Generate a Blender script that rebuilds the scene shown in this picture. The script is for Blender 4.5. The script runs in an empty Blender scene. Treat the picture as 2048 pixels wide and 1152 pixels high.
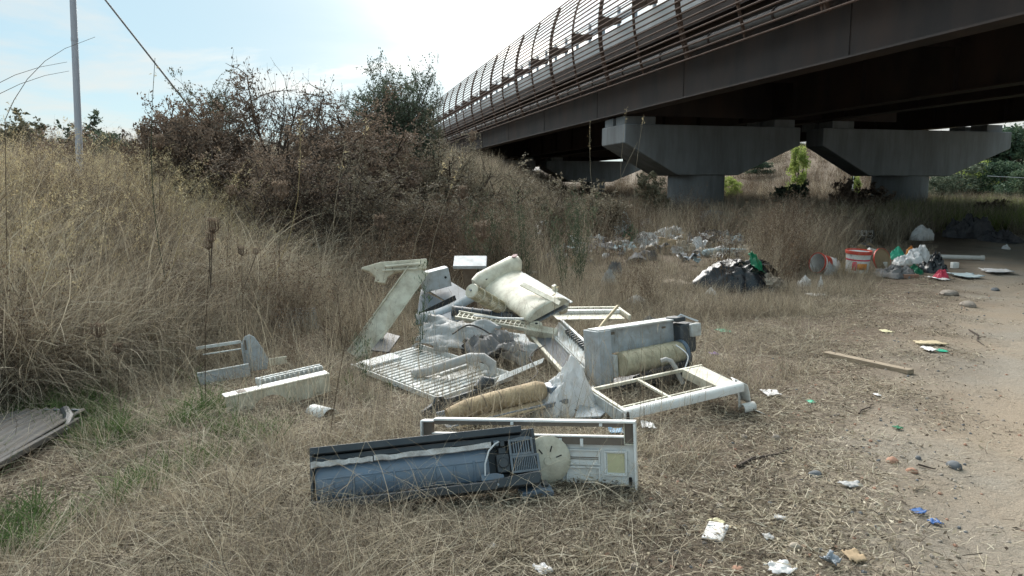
import bpy, bmesh, math, random
import numpy as np
from mathutils import Vector, Matrix, noise as mn
R = math.radians
random.seed(7)
SC = bpy.context.scene
COL = SC.collection

# ------------------------------------------------------------------ camera
EYE, PITCH, F = 1.5, R(7.67), 1500.0
cam_d = bpy.data.cameras.new('camera'); cam = bpy.data.objects.new('camera', cam_d); COL.objects.link(cam)
cam.location = (0, 0, EYE); cam.rotation_euler = (R(90) - PITCH, 0, 0)
cam_d.sensor_width = 36.0; cam_d.lens = 36.0 * F / 2048.0
cam_d.clip_start = 0.05; cam_d.clip_end = 2000
SC.camera = cam

# ------------------------------------------------------------------ light
SUN_AZ, SUN_EL = R(-13), R(36)
SUNV = Vector((math.sin(SUN_AZ) * math.cos(SUN_EL), math.cos(SUN_AZ) * math.cos(SUN_EL), math.sin(SUN_EL)))
W = bpy.data.worlds.new("World"); SC.world = W; W.use_nodes = True
nt = W.node_tree; nt.nodes.clear()
def N(t, **kw):
    n = nt.nodes.new(t)
    for k, v in kw.items(): setattr(n, k, v)
    return n
def L(a, b): nt.links.new(a, b)
out = N('ShaderNodeOutputWorld'); bg = N('ShaderNodeBackground'); bg.inputs['Strength'].default_value = 0.138
sky = N('ShaderNodeTexSky'); sky.sky_type = 'NISHITA'; sky.sun_disc = False
sky.sun_elevation = SUN_EL; sky.sun_rotation = SUN_AZ
sky.air_density = 1.0; sky.dust_density = 0.6; sky.ozone_density = 2.2; sky.altitude = 50
tc = N('ShaderNodeTexCoord'); sep = N('ShaderNodeSeparateXYZ'); L(tc.outputs['Generated'], sep.inputs[0])
zz = N('ShaderNodeMath', operation='MAXIMUM'); L(sep.outputs['Z'], zz.inputs[0]); zz.inputs[1].default_value = 0.0
za = N('ShaderNodeMath', operation='ADD'); L(zz.outputs[0], za.inputs[0]); za.inputs[1].default_value = 0.12
dx = N('ShaderNodeMath', operation='DIVIDE'); L(sep.outputs['X'], dx.inputs[0]); L(za.outputs[0], dx.inputs[1])
dy = N('ShaderNodeMath', operation='DIVIDE'); L(sep.outputs['Y'], dy.inputs[0]); L(za.outputs[0], dy.inputs[1])
cmb = N('ShaderNodeCombineXYZ'); L(dx.outputs[0], cmb.inputs[0]); L(dy.outputs[0], cmb.inputs[1])
n1 = N('ShaderNodeTexNoise'); n1.inputs['Scale'].default_value = 0.62; n1.inputs['Detail'].default_value = 9
n1.inputs['Roughness'].default_value = 0.58; n1.inputs['Distortion'].default_value = 0.35
mp = N('ShaderNodeMapping'); mp.inputs['Location'].default_value = (3.1, 7.4, 0); L(cmb.outputs[0], mp.inputs[0]); L(mp.outputs[0], n1.inputs['Vector'])
r1 = N('ShaderNodeValToRGB'); r1.color_ramp.elements[0].position = 0.47; r1.color_ramp.elements[1].position = 0.64
L(n1.outputs['Fac'], r1.inputs[0])
# brighter cloud towards the veiled sun
sv = N('ShaderNodeVectorMath', operation='DOT_PRODUCT'); L(tc.outputs['Generated'], sv.inputs[0]); sv.inputs[1].default_value = Vector((-.02, math.cos(R(15)), math.sin(R(15))))
sm = N('ShaderNodeMath', operation='MAXIMUM'); L(sv.outputs['Value'], sm.inputs[0]); sm.inputs[1].default_value = 0
sp = N('ShaderNodeMath', operation='POWER'); L(sm.outputs[0], sp.inputs[0]); sp.inputs[1].default_value = 34
sa = N('ShaderNodeMath', operation='MULTIPLY_ADD'); L(sp.outputs[0], sa.inputs[0]); sa.inputs[1].default_value = 5.0; sa.inputs[2].default_value = 3.0
cc = N('ShaderNodeVectorMath', operation='SCALE'); cc.inputs[0].default_value = (1.0, 0.965, 0.89); L(sa.outputs[0], cc.inputs['Scale'])
# thin high veil everywhere: lifts the clear sky to a pale cyan
veil = N('ShaderNodeMix', data_type='RGBA'); veil.inputs[0].default_value = 0.90
veil.inputs[7].default_value = (1.50, 2.15, 2.40, 1)
L(sky.outputs[0], veil.inputs[6])
cf = N('ShaderNodeMath', operation='MULTIPLY'); L(r1.outputs[0], cf.inputs[0]); cf.inputs[1].default_value = 0.85
cg = N('ShaderNodeMath', operation='MULTIPLY_ADD', use_clamp=True); gn = N('ShaderNodeMath', operation='MULTIPLY'); L(sp.outputs[0], gn.inputs[0]); L(n1.outputs['Fac'], gn.inputs[1]); L(gn.outputs[0], cg.inputs[0]); cg.inputs[1].default_value = 1.15; L(cf.outputs[0], cg.inputs[2])
mx = N('ShaderNodeMix', data_type='RGBA'); L(cg.outputs[0], mx.inputs[0]); L(veil.outputs[2], mx.inputs[6]); L(cc.outputs[0], mx.inputs[7])
L(mx.outputs[2], bg.inputs[0]); L(bg.outputs[0], out.inputs[0])

sd = bpy.data.lights.new('sun', 'SUN'); sd.energy = 3.4; sd.angle = R(55); sd.color = (1, 0.96, 0.90)
sun = bpy.data.objects.new('sun', sd); COL.objects.link(sun); sun.rotation_euler = SUNV.to_track_quat('Z', 'Y').to_euler()
SC.view_settings.view_transform = 'Standard'; SC.view_settings.look = 'None'
SC.view_settings.gamma = 1; SC.view_settings.use_curve_mapping = False
SC.view_settings.exposure = 1.12
SC.render.engine = 'CYCLES'
SC.cycles.use_denoising = True; SC.cycles.max_bounces = 4; SC.cycles.diffuse_bounces = 2; SC.cycles.transmission_bounces = 2; SC.cycles.adaptive_threshold = .02
SC.cycles.transparent_max_bounces = 6; SC.cycles.caustics_reflective = False; SC.cycles.caustics_refractive = False

# ------------------------------------------------------------------ helpers
def sstep(t):
    t = np.clip(t, 0, 1); return t * t * (3 - 2 * t)
def hz(x, y):
    x = np.asarray(x, float); y = np.asarray(y, float)
    foot = np.interp(y, [0, 3.5, 5.5, 7, 10, 16, 22, 30, 60], [-6, -4.4, -3.4, -3.1, -2.5, -1.2, 0.6, 2.5, 6])
    d = foot - x
    bank = 1.15 * sstep(d / 4.2) + np.clip(d - 4, 0, 30) * 0.012
    bank = bank * sstep((y + 2) / 6) + 0.9 * sstep((y - 14) / 14) * sstep(d / 6)
    a = .9703 * x + .2419 * y
    z = bank + 0.3 * sstep((y - 14) / 18) + 6.5 * sstep((a - 34) / 34) * sstep((y - 42) / 50)
    z = z + 4.0 * sstep((-14 - x) / 60) * sstep((y - 30) / 60)
    far = sstep((np.abs(x) + np.abs(y)) / 10)
    z = z + 0.012 * np.sin(3.1 * x + 1.3 * y) + 0.012 * np.sin(2.3 * y - 4.1 * x + 1) + 0.05 * far * np.sin(.7 * x + .9) * np.sin(.6 * y)
    z = z + .006 * np.sin(11 * x + 3 * y) * np.sin(9.7 * y - 2 * x)
    # wheel-worn track sits a touch lower
    z = z - 0.035 * sstep((x - (0.67 * y - 0.7)) / 0.8) * (1 - sstep((y - 25) / 10))
    return z
def H(x, y): return float(hz(x, y))
CP, SP = math.cos(PITCH), math.sin(PITCH)
def ray(px, py):
    u = (px - 1024) / F; v = (576 - py) / F
    return Vector((u, CP + v * SP, -SP + v * CP))
def at(px, py, Y):
    d = ray(px, py); return Vector((d.x * Y / d.y, Y, EYE + d.z * Y / d.y))
def gp(px, py, dz=0.0):
    d = ray(px, py); t = 1.0
    while t < 400:
        p = Vector((0, 0, EYE)) + d * t
        if p.z - dz <= H(p.x, p.y): break
        t *= 1.02
    lo, hi = t / 1.02, t
    for _ in range(18):
        m = .5 * (lo + hi); p = Vector((0, 0, EYE)) + d * m
        if p.z - dz <= H(p.x, p.y): hi = m
        else: lo = m
    return Vector((0, 0, EYE)) + d * hi
def proj(x, y, z):
    dz = z - EYE
    dep = y * CP - dz * SP; up = y * SP + dz * CP
    return 1024 + F * x / dep, 576 - F * up / dep, dep

def mat(name, col, rough=.6, var=.12, scale=6., dirt=None, damt=.5, dscale=3., bump=0., bscale=40., metal=0., spec=.4, transl=0., stretch=None, fine=.0, age=.38):
  return mat_(name, col, rough, var, scale, dirt, damt, dscale, bump, bscale, metal, spec, transl, stretch, age)
def mat_(name, col, rough=.6, var=.12, scale=6., dirt=None, damt=.5, dscale=3., bump=0., bscale=40., metal=0., spec=.4, transl=0., stretch=None, age=.38):
    m = bpy.data.materials.new(name); m.use_nodes = True
    t = m.node_tree; ns = t.nodes; lk = t.links; b = ns['Principled BSDF']
    b.inputs['Roughness'].default_value = rough; b.inputs['Metallic'].default_value = metal
    b.inputs['Specular IOR Level'].default_value = spec
    tc = ns.new('ShaderNodeTexCoord'); src = tc.outputs['Object']
    if stretch:
        mpn = ns.new('ShaderNodeMapping'); mpn.inputs['Scale'].default_value = stretch; lk.new(src, mpn.inputs[0]); src = mpn.outputs[0]
    nz = ns.new('ShaderNodeTexNoise'); nz.inputs['Scale'].default_value = scale; nz.inputs['Detail'].default_value = 6; lk.new(src, nz.inputs['Vector'])
    mr = ns.new('ShaderNodeMapRange'); mr.inputs[1].default_value = .3; mr.inputs[2].default_value = .7; mr.inputs[3].default_value = 1 - var; mr.inputs[4].default_value = 1 + var
    lk.new(nz.outputs['Fac'], mr.inputs[0])
    vm = ns.new('ShaderNodeVectorMath'); vm.operation = 'SCALE'; vm.inputs[0].default_value = col[:3]; lk.new(mr.outputs[0], vm.inputs['Scale'])
    cur = vm.outputs[0]
    if dirt:   # broad uneven ageing over the whole piece
        na = ns.new('ShaderNodeTexNoise'); na.inputs['Scale'].default_value = 1.7; na.inputs['Detail'].default_value = 4; lk.new(tc.outputs['Object'], na.inputs['Vector'])
        ra = ns.new('ShaderNodeMapRange'); ra.inputs[1].default_value = .35; ra.inputs[2].default_value = .68; ra.inputs[3].default_value = 0; ra.inputs[4].default_value = age; lk.new(na.outputs['Fac'], ra.inputs[0])
        ma_ = ns.new('ShaderNodeMix'); ma_.data_type = 'RGBA'; lk.new(ra.outputs[0], ma_.inputs[0]); lk.new(cur, ma_.inputs[6]); ma_.inputs[7].default_value = (*[.45 * c + .55 * d_ for c, d_ in zip(col[:3], dirt)], 1); cur = ma_.outputs[2]
    if dirt:
        nd = ns.new('ShaderNodeTexNoise'); nd.inputs['Scale'].default_value = dscale; nd.inputs['Detail'].default_value = 10; nd.inputs['Roughness'].default_value = .68
        lk.new(src, nd.inputs['Vector'])
        rp = ns.new('ShaderNodeValToRGB'); rp.color_ramp.elements[0].position = .43; rp.color_ramp.elements[1].position = .70
        lk.new(nd.outputs['Fac'], rp.inputs[0])
        ml = ns.new('ShaderNodeMath'); ml.operation = 'MULTIPLY'; ml.inputs[1].default_value = damt; lk.new(rp.outputs[0], ml.inputs[0])
        mx = ns.new('ShaderNodeMix'); mx.data_type = 'RGBA'; lk.new(ml.outputs[0], mx.inputs[0]); lk.new(cur, mx.inputs[6]); mx.inputs[7].default_value = (*dirt, 1)
        cur = mx.outputs[2]
        rr = ns.new('ShaderNodeMath'); rr.operation = 'MULTIPLY_ADD'; rr.inputs[1].default_value = .4 * (1 - rough); rr.inputs[2].default_value = rough; lk.new(ml.outputs[0], rr.inputs[0]); lk.new(rr.outputs[0], b.inputs['Roughness'])
    lk.new(cur, b.inputs['Base Color'])
    if bump:
        nb = ns.new('ShaderNodeTexNoise'); nb.inputs['Scale'].default_value = bscale; nb.inputs['Detail'].default_value = 5; lk.new(src, nb.inputs['Vector'])
        bp = ns.new('ShaderNodeBump'); bp.inputs['Strength'].default_value = bump; bp.inputs['Distance'].default_value = .02; lk.new(nb.outputs['Fac'], bp.inputs['Height']); lk.new(bp.outputs[0], b.inputs['Normal'])
    if transl:
        tr = ns.new('ShaderNodeBsdfTranslucent'); lk.new(cur, tr.inputs[0])
        ms = ns.new('ShaderNodeMixShader'); ms.inputs[0].default_value = transl
        lk.new(b.outputs[0], ms.inputs[1]); lk.new(tr.outputs[0], ms.inputs[2])
        lk.new(ms.outputs[0], ns['Material Output'].inputs[0])
    return m

def tonemat(name, stops, rough=.8, transl=.25, inst=.25, world=.25, wscale=.7):
    """vegetation: colour from a per-blade value, shifted a little per plant and over the ground"""
    m = bpy.data.materials.new(name); m.use_nodes = True
    t = m.node_tree; ns = t.nodes; lk = t.links; b = ns['Principled BSDF']
    b.inputs['Roughness'].default_value = rough; b.inputs['Specular IOR Level'].default_value = .25
    a = ns.new('ShaderNodeAttribute'); a.attribute_name = 'tone'
    oi = ns.new('ShaderNodeObjectInfo'); ge = ns.new('ShaderNodeNewGeometry')
    nz = ns.new('ShaderNodeTexNoise'); nz.inputs['Scale'].default_value = wscale; nz.inputs['Detail'].default_value = 3; lk.new(ge.outputs['Position'], nz.inputs['Vector'])
    s1 = ns.new('ShaderNodeMath'); s1.operation = 'MULTIPLY_ADD'; s1.inputs[1].default_value = inst; s1.inputs[2].default_value = -inst / 2; lk.new(oi.outputs['Random'], s1.inputs[0])
    s2 = ns.new('ShaderNodeMath'); s2.operation = 'MULTIPLY_ADD'; s2.inputs[1].default_value = world * 2; s2.inputs[2].default_value = -world; lk.new(nz.outputs['Fac'], s2.inputs[0])
    s3 = ns.new('ShaderNodeMath'); s3.operation = 'ADD'; lk.new(s1.outputs[0], s3.inputs[0]); lk.new(s2.outputs[0], s3.inputs[1])
    s4 = ns.new('ShaderNodeMath'); s4.operation = 'ADD'; s4.use_clamp = True; lk.new(s3.outputs[0], s4.inputs[0]); lk.new(a.outputs['Fac'], s4.inputs[1])
    rp = ns.new('ShaderNodeValToRGB'); el = rp.color_ramp.elements
    while len(el) < len(stops): el.new(.5)
    for e, (p, c) in zip(el, stops): e.position = p; e.color = (*c, 1)
    lk.new(s4.outputs[0], rp.inputs[0]); lk.new(rp.outputs[0], b.inputs['Base Color'])
    tr = ns.new('ShaderNodeBsdfTranslucent'); lk.new(rp.outputs[0], tr.inputs[0])
    ms = ns.new('ShaderNodeMixShader'); ms.inputs[0].default_value = transl
    lk.new(b.outputs[0], ms.inputs[1]); lk.new(tr.outputs[0], ms.inputs[2]); lk.new(ms.outputs[0], ns['Material Output'].inputs[0])
    return m

class MB:
    def __init__(s): s.v = []; s.f = []; s.tone = None
    def add(s, vs, fs, M=None):
        o = len(s.v)
        s.v += [tuple(M @ Vector(p)) if M else tuple(p) for p in vs]
        s.f += [tuple(i + o for i in f) for f in fs]; return s
    def box(s, x0, x1, y0, y1, z0, z1, M=None):
        v = [(x0,y0,z0),(x1,y0,z0),(x1,y1,z0),(x0,y1,z0),(x0,y0,z1),(x1,y0,z1),(x1,y1,z1),(x0,y1,z1)]
        return s.add(v, [(0,3,2,1),(4,5,6,7),(0,1,5,4),(1,2,6,5),(2,3,7,6),(3,0,4,7)], M)
    def tube(s, pts, r, n=8, caps=True, M=None):
        pts = [Vector(p) for p in pts]; k = len(pts)
        rr = list(r) if hasattr(r, '__len__') else [r] * k
        vs = []; fs = []; ref = None
        for i, p in enumerate(pts):
            d = (pts[min(i+1,k-1)] - pts[max(i-1,0)]).normalized()
            if ref is None: ref = Vector((0,0,1)) if abs(d.z) < .9 else Vector((1,0,0))
            a = d.cross(ref).normalized(); b = a.cross(d); ref = b
            for j in range(n):
                t = 2*math.pi*j/n; vs.append(p + (a*math.cos(t) + b*math.sin(t)) * rr[i])
        for i in range(k-1):
            for j in range(n):
                q = (j+1) % n; fs.append((i*n+j, i*n+q, (i+1)*n+q, (i+1)*n+j))
        if caps: fs += [tuple(range(n))[::-1], tuple((k-1)*n + j for j in range(n))]
        return s.add(vs, fs, M)
    def grid(s, fn, nu, nv, M=None):
        vs = [fn(i/nu, j/nv) for j in range(nv+1) for i in range(nu+1)]
        fs = [(j*(nu+1)+i, j*(nu+1)+i+1, (j+1)*(nu+1)+i+1, (j+1)*(nu+1)+i) for j in range(nv) for i in range(nu)]
        return s.add(vs, fs, M)
    def prism(s, prof, x0, x1, axis='x', M=None):
        """outline extruded along an axis; prof = (b, c) in the other two axes"""
        n = len(prof)
        def mk(x, b, c): return (x,b,c) if axis == 'x' else ((b,x,c) if axis == 'y' else (b,c,x))
        vs = [mk(x0,b,c) for b,c in prof] + [mk(x1,b,c) for b,c in prof]
        fs = [(i,(i+1)%n,n+(i+1)%n,n+i) for i in range(n)] + [tuple(range(n))[::-1], tuple(range(n,2*n))]
        return s.add(vs, fs, M)
    def mesh(s, name):
        me = bpy.data.meshes.new(name); me.from_pydata(s.v, [], s.f); me.update()
        if s.tone is not None:
            at_ = me.attributes.new('tone', 'FLOAT', 'POINT'); at_.data.foreach_set('value', np.asarray(s.tone, np.float32))
        return me
def smooth(me, ang=35):
    bm = bmesh.new(); bm.from_mesh(me); bmesh.ops.recalc_face_normals(bm, faces=bm.faces); bm.to_mesh(me); bm.free()
    me.polygons.foreach_set('use_smooth', [True] * len(me.polygons)); me.set_sharp_from_angle(angle=R(ang))
def part(name, mb, m, parent=None, label=None, bevel=0, solid=0, ang=35, kind=None, fix=True):
    me = mb.mesh(name) if isinstance(mb, MB) else mb
    if fix: smooth(me, ang)
    if m and not me.materials: me.materials.append(m)
    o = bpy.data.objects.new(name, me); COL.objects.link(o)
    if parent: o.parent = parent
    if label: o['label'] = label
    if kind: o['kind'] = kind
    if solid:
        md = o.modifiers.new('thickness', 'SOLIDIFY'); md.thickness = solid; md.offset = 0
    if bevel:
        md = o.modifiers.new('edge', 'BEVEL'); md.width = bevel; md.segments = 2; md.limit_method = 'ANGLE'; md.angle_limit = R(40)
    return o
def tag(o, label, cat, group=None):
    o['label'] = label; o['category'] = cat
    if group: o['group'] = group
    return o
def thing(name, label, cat, M, group=None):
    o = bpy.data.objects.new(name, None); COL.objects.link(o); o.empty_display_size = .1
    o.matrix_world = M if isinstance(M, Matrix) else Matrix.Translation(M)
    return tag(o, label, cat, group)
def single(name, mb, m, label, cat, M=None, group=None, **kw):
    o = part(name, mb, m, **kw)
    if M is not None: o.matrix_world = M if isinstance(M, Matrix) else Matrix.Translation(M)
    return tag(o, label, cat, group)
def frame(O, X, Y):
    """local axes from three points of the thing: origin, along its length, across it"""
    x = (X - O).normalized(); z = x.cross(Y - O).normalized(); y = z.cross(x)
    M = Matrix((x, y, z)).transposed().to_4x4(); M.translation = O
    return M, (X - O).length, (Y - O).dot(y)
def yaw(loc, deg=0, lean=0, roll=0):
    return Matrix.Translation(loc) @ Matrix.Rotation(R(deg), 4, 'Z') @ Matrix.Rotation(R(lean), 4, 'X') @ Matrix.Rotation(R(roll), 4, 'Y')
def structure(o): o['kind'] = 'structure'; return o

# ------------------------------------------------------------------ materials
MUD = (.16, .12, .085)
M = dict(
 conc = mat('concrete', (.21,.225,.235), .85, .12, 1.6, (.115,.115,.115), .75, 1.3, .25, 25, stretch=(1.6,1.6,.22)),
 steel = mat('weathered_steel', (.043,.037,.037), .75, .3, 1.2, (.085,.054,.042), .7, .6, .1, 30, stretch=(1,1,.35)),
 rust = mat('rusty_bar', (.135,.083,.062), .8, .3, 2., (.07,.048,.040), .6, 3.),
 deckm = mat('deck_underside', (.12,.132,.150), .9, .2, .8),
 barrier = mat('barrier_panel', (.55,.58,.60), .6, .08, 1.),
 galv = mat('galvanised_steel', (.36,.38,.41), .5, .12, 3., metal=.5),
 pipe = mat('grey_pipe', (.16,.15,.15), .6, .2, 2.),
 cream = mat('cream_plastic', (.76,.73,.60), .45, .08, 8., (.30,.24,.16), .7, 7., age=.28),
 white = mat('white_plastic', (.86,.87,.86), .4, .05, 8., (.48,.42,.32), .35, 6., age=.12),
 grey = mat('grey_plastic', (.47,.52,.56), .45, .07, 7., (.22,.19,.155), .7, 6.),
 pale = mat('pale_grey_plastic', (.66,.70,.70), .45, .07, 7., (.24,.20,.15), .75, 7.),
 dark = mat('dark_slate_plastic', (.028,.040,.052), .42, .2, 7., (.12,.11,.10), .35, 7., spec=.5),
 slate = mat('blue_grey_shell', (.125,.188,.262), .36, .10, 9., (.16,.15,.14), .45, 6., spec=.55),
 slateg = mat('slate_vent', (.17,.21,.25), .45, .08, 7., (.15,.13,.11), .4, 8.),
 foam = mat('foam_strip', (.62,.61,.60), .9, .2, 20., (.22,.18,.15), .8, 14., .4, 60),
 brown = mat('brown_inner', (.145,.115,.095), .6, .15, 6., (.26,.22,.17), .5, 8.),
 drum = mat('yellowed_drum', (.56,.51,.36), .6, .10, 10., (.15,.12,.08), .7, 9., .2, 60),
 tan = mat('tan_insulation', (.52,.40,.25), .8, .15, 12., (.15,.10,.06), .75, 10., .3, 40),
 black = mat('black_bag', (.010,.012,.016), .26, .3, 6., (.08,.075,.07), .12, 5., spec=.6, age=.05),
 bagw = mat('white_bag', (.86,.86,.86), .35, .05, 8., (.52,.47,.40), .35, 5., transl=.2, age=.12),
 film = mat('grey_film', (.55,.56,.56), .45, .12, 8., (.25,.22,.19), .6, 5., transl=.2),
 rubber = mat('black_rubber', (.02,.02,.022), .6, .3, 9.),
 cable = mat('white_cable', (.66,.68,.70), .5),
 hose = mat('grey_hose', (.42,.43,.43), .55, .1, 10., (.3,.27,.22), .5, 8.),
 wood = mat('grey_wood', (.36,.29,.21), .8, .2, 6., (.18,.14,.10), .6, 8., .2, 60, stretch=(1,12,12)),
 lath = mat('pale_lath', (.62,.52,.34), .7, .1, 6., (.3,.22,.13), .5, 9.),
 red = mat('red_plastic', (.55,.07,.045), .45, .1), dred = mat('dark_red', (.14,.02,.03), .5),
 pink = mat('pink_plastic', (.65,.06,.11), .4, .15), purple = mat('purple_label', (.13,.05,.22), .5),
 green = mat('green_plastic', (.01,.16,.075), .35, .15, 9.), mint = mat('mint_plastic', (.05,.48,.30), .4, .15),
 orange = mat('orange_plastic', (.75,.28,.05), .45, .12), blue = mat('blue_scrap', (.07,.17,.44), .5, .2),
 lblue = mat('pale_blue_cloth', (.50,.62,.66), .8, .1, 8., (.3,.28,.25), .5, 6., .2, 30),
 paper = mat('crumpled_paper', (.76,.76,.77), .7, .06, 8., (.45,.40,.34), .5, 6.),
 label = mat('old_label', (.62,.58,.36), .6, .08, 9.), lblu = mat('blue_label', (.22,.42,.62), .5),
 card = mat('cardboard', (.38,.28,.17), .85, .15, 6., (.2,.15,.1), .5, 5.),
 rag = mat('grey_rag', (.16,.16,.165), .95, .3, 6., (.30,.28,.26), .6, 4., .4, 30),
 ash = mat('charcoal_rubble', (.045,.046,.052), .95, .4, 5., (.14,.13,.125), .6, 4., .5, 25),
 beige = mat('beige_rubble', (.44,.38,.31), .9, .2, 7., (.24,.19,.14), .6, 5., .4, 30),
 stone = mat('stone', (.33,.29,.25), .9, .15, 14., (.20,.16,.13), .6, 10., .4, 40),
 slatestone = mat('dark_stone', (.14,.15,.16), .85, .15, 14., None, .5, 10., .3, 40),
 brick = mat('brick_shard', (.40,.22,.15), .9, .15, 14., (.3,.22,.17), .5, 10., .3, 40),
 sack = mat('sandy_sack', (.44,.39,.32), .95, .15, 10., (.26,.21,.15), .7, 6., .5, 60),
 weath = mat('weathered_board', (.135,.135,.135), .85, .3, 5., (.11,.085,.06), .8, 5., .3, 40, stretch=(1,10,10)),
 pole = mat('pole_paint', (.42,.44,.50), .5, .06, 1.5),
 bark = mat('bark', (.085,.065,.052), .95, .3, 8., None, .5, 3., .4, 20),
 tube = mat('white_pipe', (.70,.70,.68), .45, .06, 5., (.42,.37,.3), .5, 4.),
)
STRAW = [(0,(.075,.058,.045)), (.28,(.185,.152,.115)), (.55,(.36,.308,.228)), (.8,(.54,.475,.355)), (1,(.68,.62,.49))]
M['straw'] = tonemat('dry_straw', STRAW)
M['gold'] = tonemat('golden_grass', [(0,(.22,.17,.10)), (.4,(.45,.365,.205)), (1,(.70,.60,.38))])
M['greenb'] = tonemat('green_blades', [(0,(.035,.06,.022)), (.5,(.075,.13,.04)), (1,(.17,.24,.085))])
M['fern'] = tonemat('feathery_green', [(0,(.030,.050,.034)), (.6,(.065,.10,.058)), (1,(.13,.16,.09))])
M['deadw'] = tonemat('dead_weed', [(0,(.05,.038,.03)), (.5,(.12,.085,.06)), (1,(.24,.18,.12))])
M['brownleaf'] = tonemat('brown_leaf', [(0,(.080,.060,.048)), (.5,(.205,.150,.112)), (1,(.37,.285,.215))], transl=.2)
M['greyleaf'] = tonemat('grey_green_leaf', [(0,(.050,.055,.038)), (.5,(.125,.128,.085)), (1,(.25,.235,.165))], transl=.2)
M['greenleaf'] = tonemat('green_leaf', [(0,(.045,.062,.045)), (.5,(.10,.13,.088)), (1,(.19,.22,.15))], transl=.2)
M['scrub'] = tonemat('dry_scrub', [(0,(.085,.072,.052)), (.5,(.22,.19,.14)), (1,(.40,.355,.26))], transl=.2)
M['limeleaf'] = tonemat('lime_leaf', [(0,(.10,.15,.04)), (.5,(.24,.31,.08)), (1,(.40,.46,.15))], transl=.5)
M['treeleaf'] = tonemat('tree_leaf', [(0,(.03,.055,.038)), (.5,(.065,.11,.068)), (1,(.13,.18,.10))], transl=.2)

def ground_mat():
    m = bpy.data.materials.new('soil_and_track'); m.use_nodes = True
    t = m.node_tree; ns = t.nodes; lk = t.links; b = ns['Principled BSDF']; b.inputs['Roughness'].default_value = .95; b.inputs['Specular IOR Level'].default_value = .15
    ge = ns.new('ShaderNodeNewGeometry'); P = ge.outputs['Position']
    def noi(s, d=6, r=.6):
        n = ns.new('ShaderNodeTexNoise'); n.inputs['Scale'].default_value = s; n.inputs['Detail'].default_value = d; n.inputs['Roughness'].default_value = r; lk.new(P, n.inputs['Vector']); return n.outputs['Fac']
    def ma(op, a, b_, c=None):
        n = ns.new('ShaderNodeMath'); n.operation = op
        for i, q in enumerate((a, b_, c)):
            if q is None: continue
            if isinstance(q, (int, float)): n.inputs[i].default_value = q
            else: lk.new(q, n.inputs[i])
        return n.outputs[0]
    def ramp(f, *st):
        n = ns.new('ShaderNodeValToRGB'); el = n.color_ramp.elements
        while len(el) < len(st): el.new(.5)
        for e, (p, c) in zip(el, st): e.position = p; e.color = (*c, 1)
        lk.new(f, n.inputs[0]); return n.outputs[0]
    def mix(f, a, b_):
        n = ns.new('ShaderNodeMix'); n.data_type = 'RGBA'; lk.new(f, n.inputs[0]); lk.new(a, n.inputs[6]); lk.new(b_, n.inputs[7]); return n.outputs[2]
    sx = ns.new('ShaderNodeSeparateXYZ'); lk.new(P, sx.inputs[0])
    d = ma('SUBTRACT', sx.outputs['X'], ma('MULTIPLY_ADD', sx.outputs['Y'], .67, -.7))
    d = ma('ADD', d, ma('MULTIPLY_ADD', noi(1.1, 5), 2.2, -1.1))
    mr = ns.new('ShaderNodeMapRange'); mr.interpolation_type = 'SMOOTHSTEP'; mr.inputs[1].default_value = -.9; mr.inputs[2].default_value = .7; lk.new(d, mr.inputs[0])
    soil = mix(noi(2.2), ramp(noi(38, 8, .75), (.32,(.060,.047,.036)), (.5,(.132,.104,.079)), (.68,(.25,.205,.158))), ramp(noi(70, 6, .8), (.3,(.10,.078,.058)), (.5,(.19,.15,.112)), (.7,(.31,.255,.195))))
    trk = mix(ramp(noi(.75, 5), (.38,(0,0,0)), (.62,(1,1,1))), ramp(noi(110, 6, .7), (.3,(.25,.20,.150)), (.5,(.345,.282,.214)), (.7,(.44,.366,.282))), ramp(noi(90, 6, .7), (.3,(.22,.195,.16)), (.5,(.315,.28,.232)), (.7,(.43,.387,.326))))
    lk.new(mix(mr.outputs[0], soil, trk), b.inputs['Base Color'])
    bp = ns.new('ShaderNodeBump'); bp.inputs['Strength'].default_value = .9; bp.inputs['Distance'].default_value = .02
    hgt = ma('ADD', ma('MULTIPLY', noi(28, 8, .7), 1.0), ma('MULTIPLY', noi(120, 4), .35))
    lk.new(hgt, bp.inputs['Height']); lk.new(bp.outputs[0], b.inputs['Normal'])
    return m
M['ground'] = ground_mat()

# ------------------------------------------------------------------ terrain
def inside(x, y): return np.minimum(x - (.67 * y - .2 + .25 * np.sin(1.7 * y) + .12 * np.sin(5.1 * y + 1)), np.minimum(.67 * y + 6 - x, np.minimum(33.5 - y, y - 1.0)))
def gridmesh(xs, ys, dzf, clip=None):
    X, Y = np.meshgrid(xs, ys); Z = hz(X, Y) + dzf(inside(X, Y))
    V = np.stack([X, Y, Z], -1).reshape(-1, 3); nx = len(xs); ny = len(ys)
    i = np.arange(nx - 1); j = np.arange(ny - 1); I, J = np.meshgrid(i, j); a = (J * nx + I).ravel()
    Fq = np.stack([a, a + 1, a + nx + 1, a + nx], 1)
    if clip is not None:
        c = V[Fq].mean(1); Fq = Fq[clip(c[:, 0], c[:, 1])]
    me = bpy.data.meshes.new('ground'); me.from_pydata(V.tolist(), [], Fq.tolist()); me.update()
    me.polygons.foreach_set('use_smooth', [True] * len(me.polygons)); return me
k = 6.2
tx = np.linspace(-1, 1, 281); xs = 420 * np.sinh(k * tx) / math.sinh(k)
ty = np.linspace(-.62, 1, 300); ys = 5 + 480 * np.sinh(k * ty) / math.sinh(k)
structure(part('ground', gridmesh(xs, ys, lambda d: -.04 * sstep((d - .45) / .4)), M['ground'], fix=False))
py = np.linspace(.8, 34, 330); px_ = np.linspace(-1, 32, 420)
structure(part('dirt_track', gridmesh(px_, py, lambda d: -.022 + .026 * sstep(d / .5), lambda x, y: inside(x, y) > 0), M['ground'], fix=False))

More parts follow.
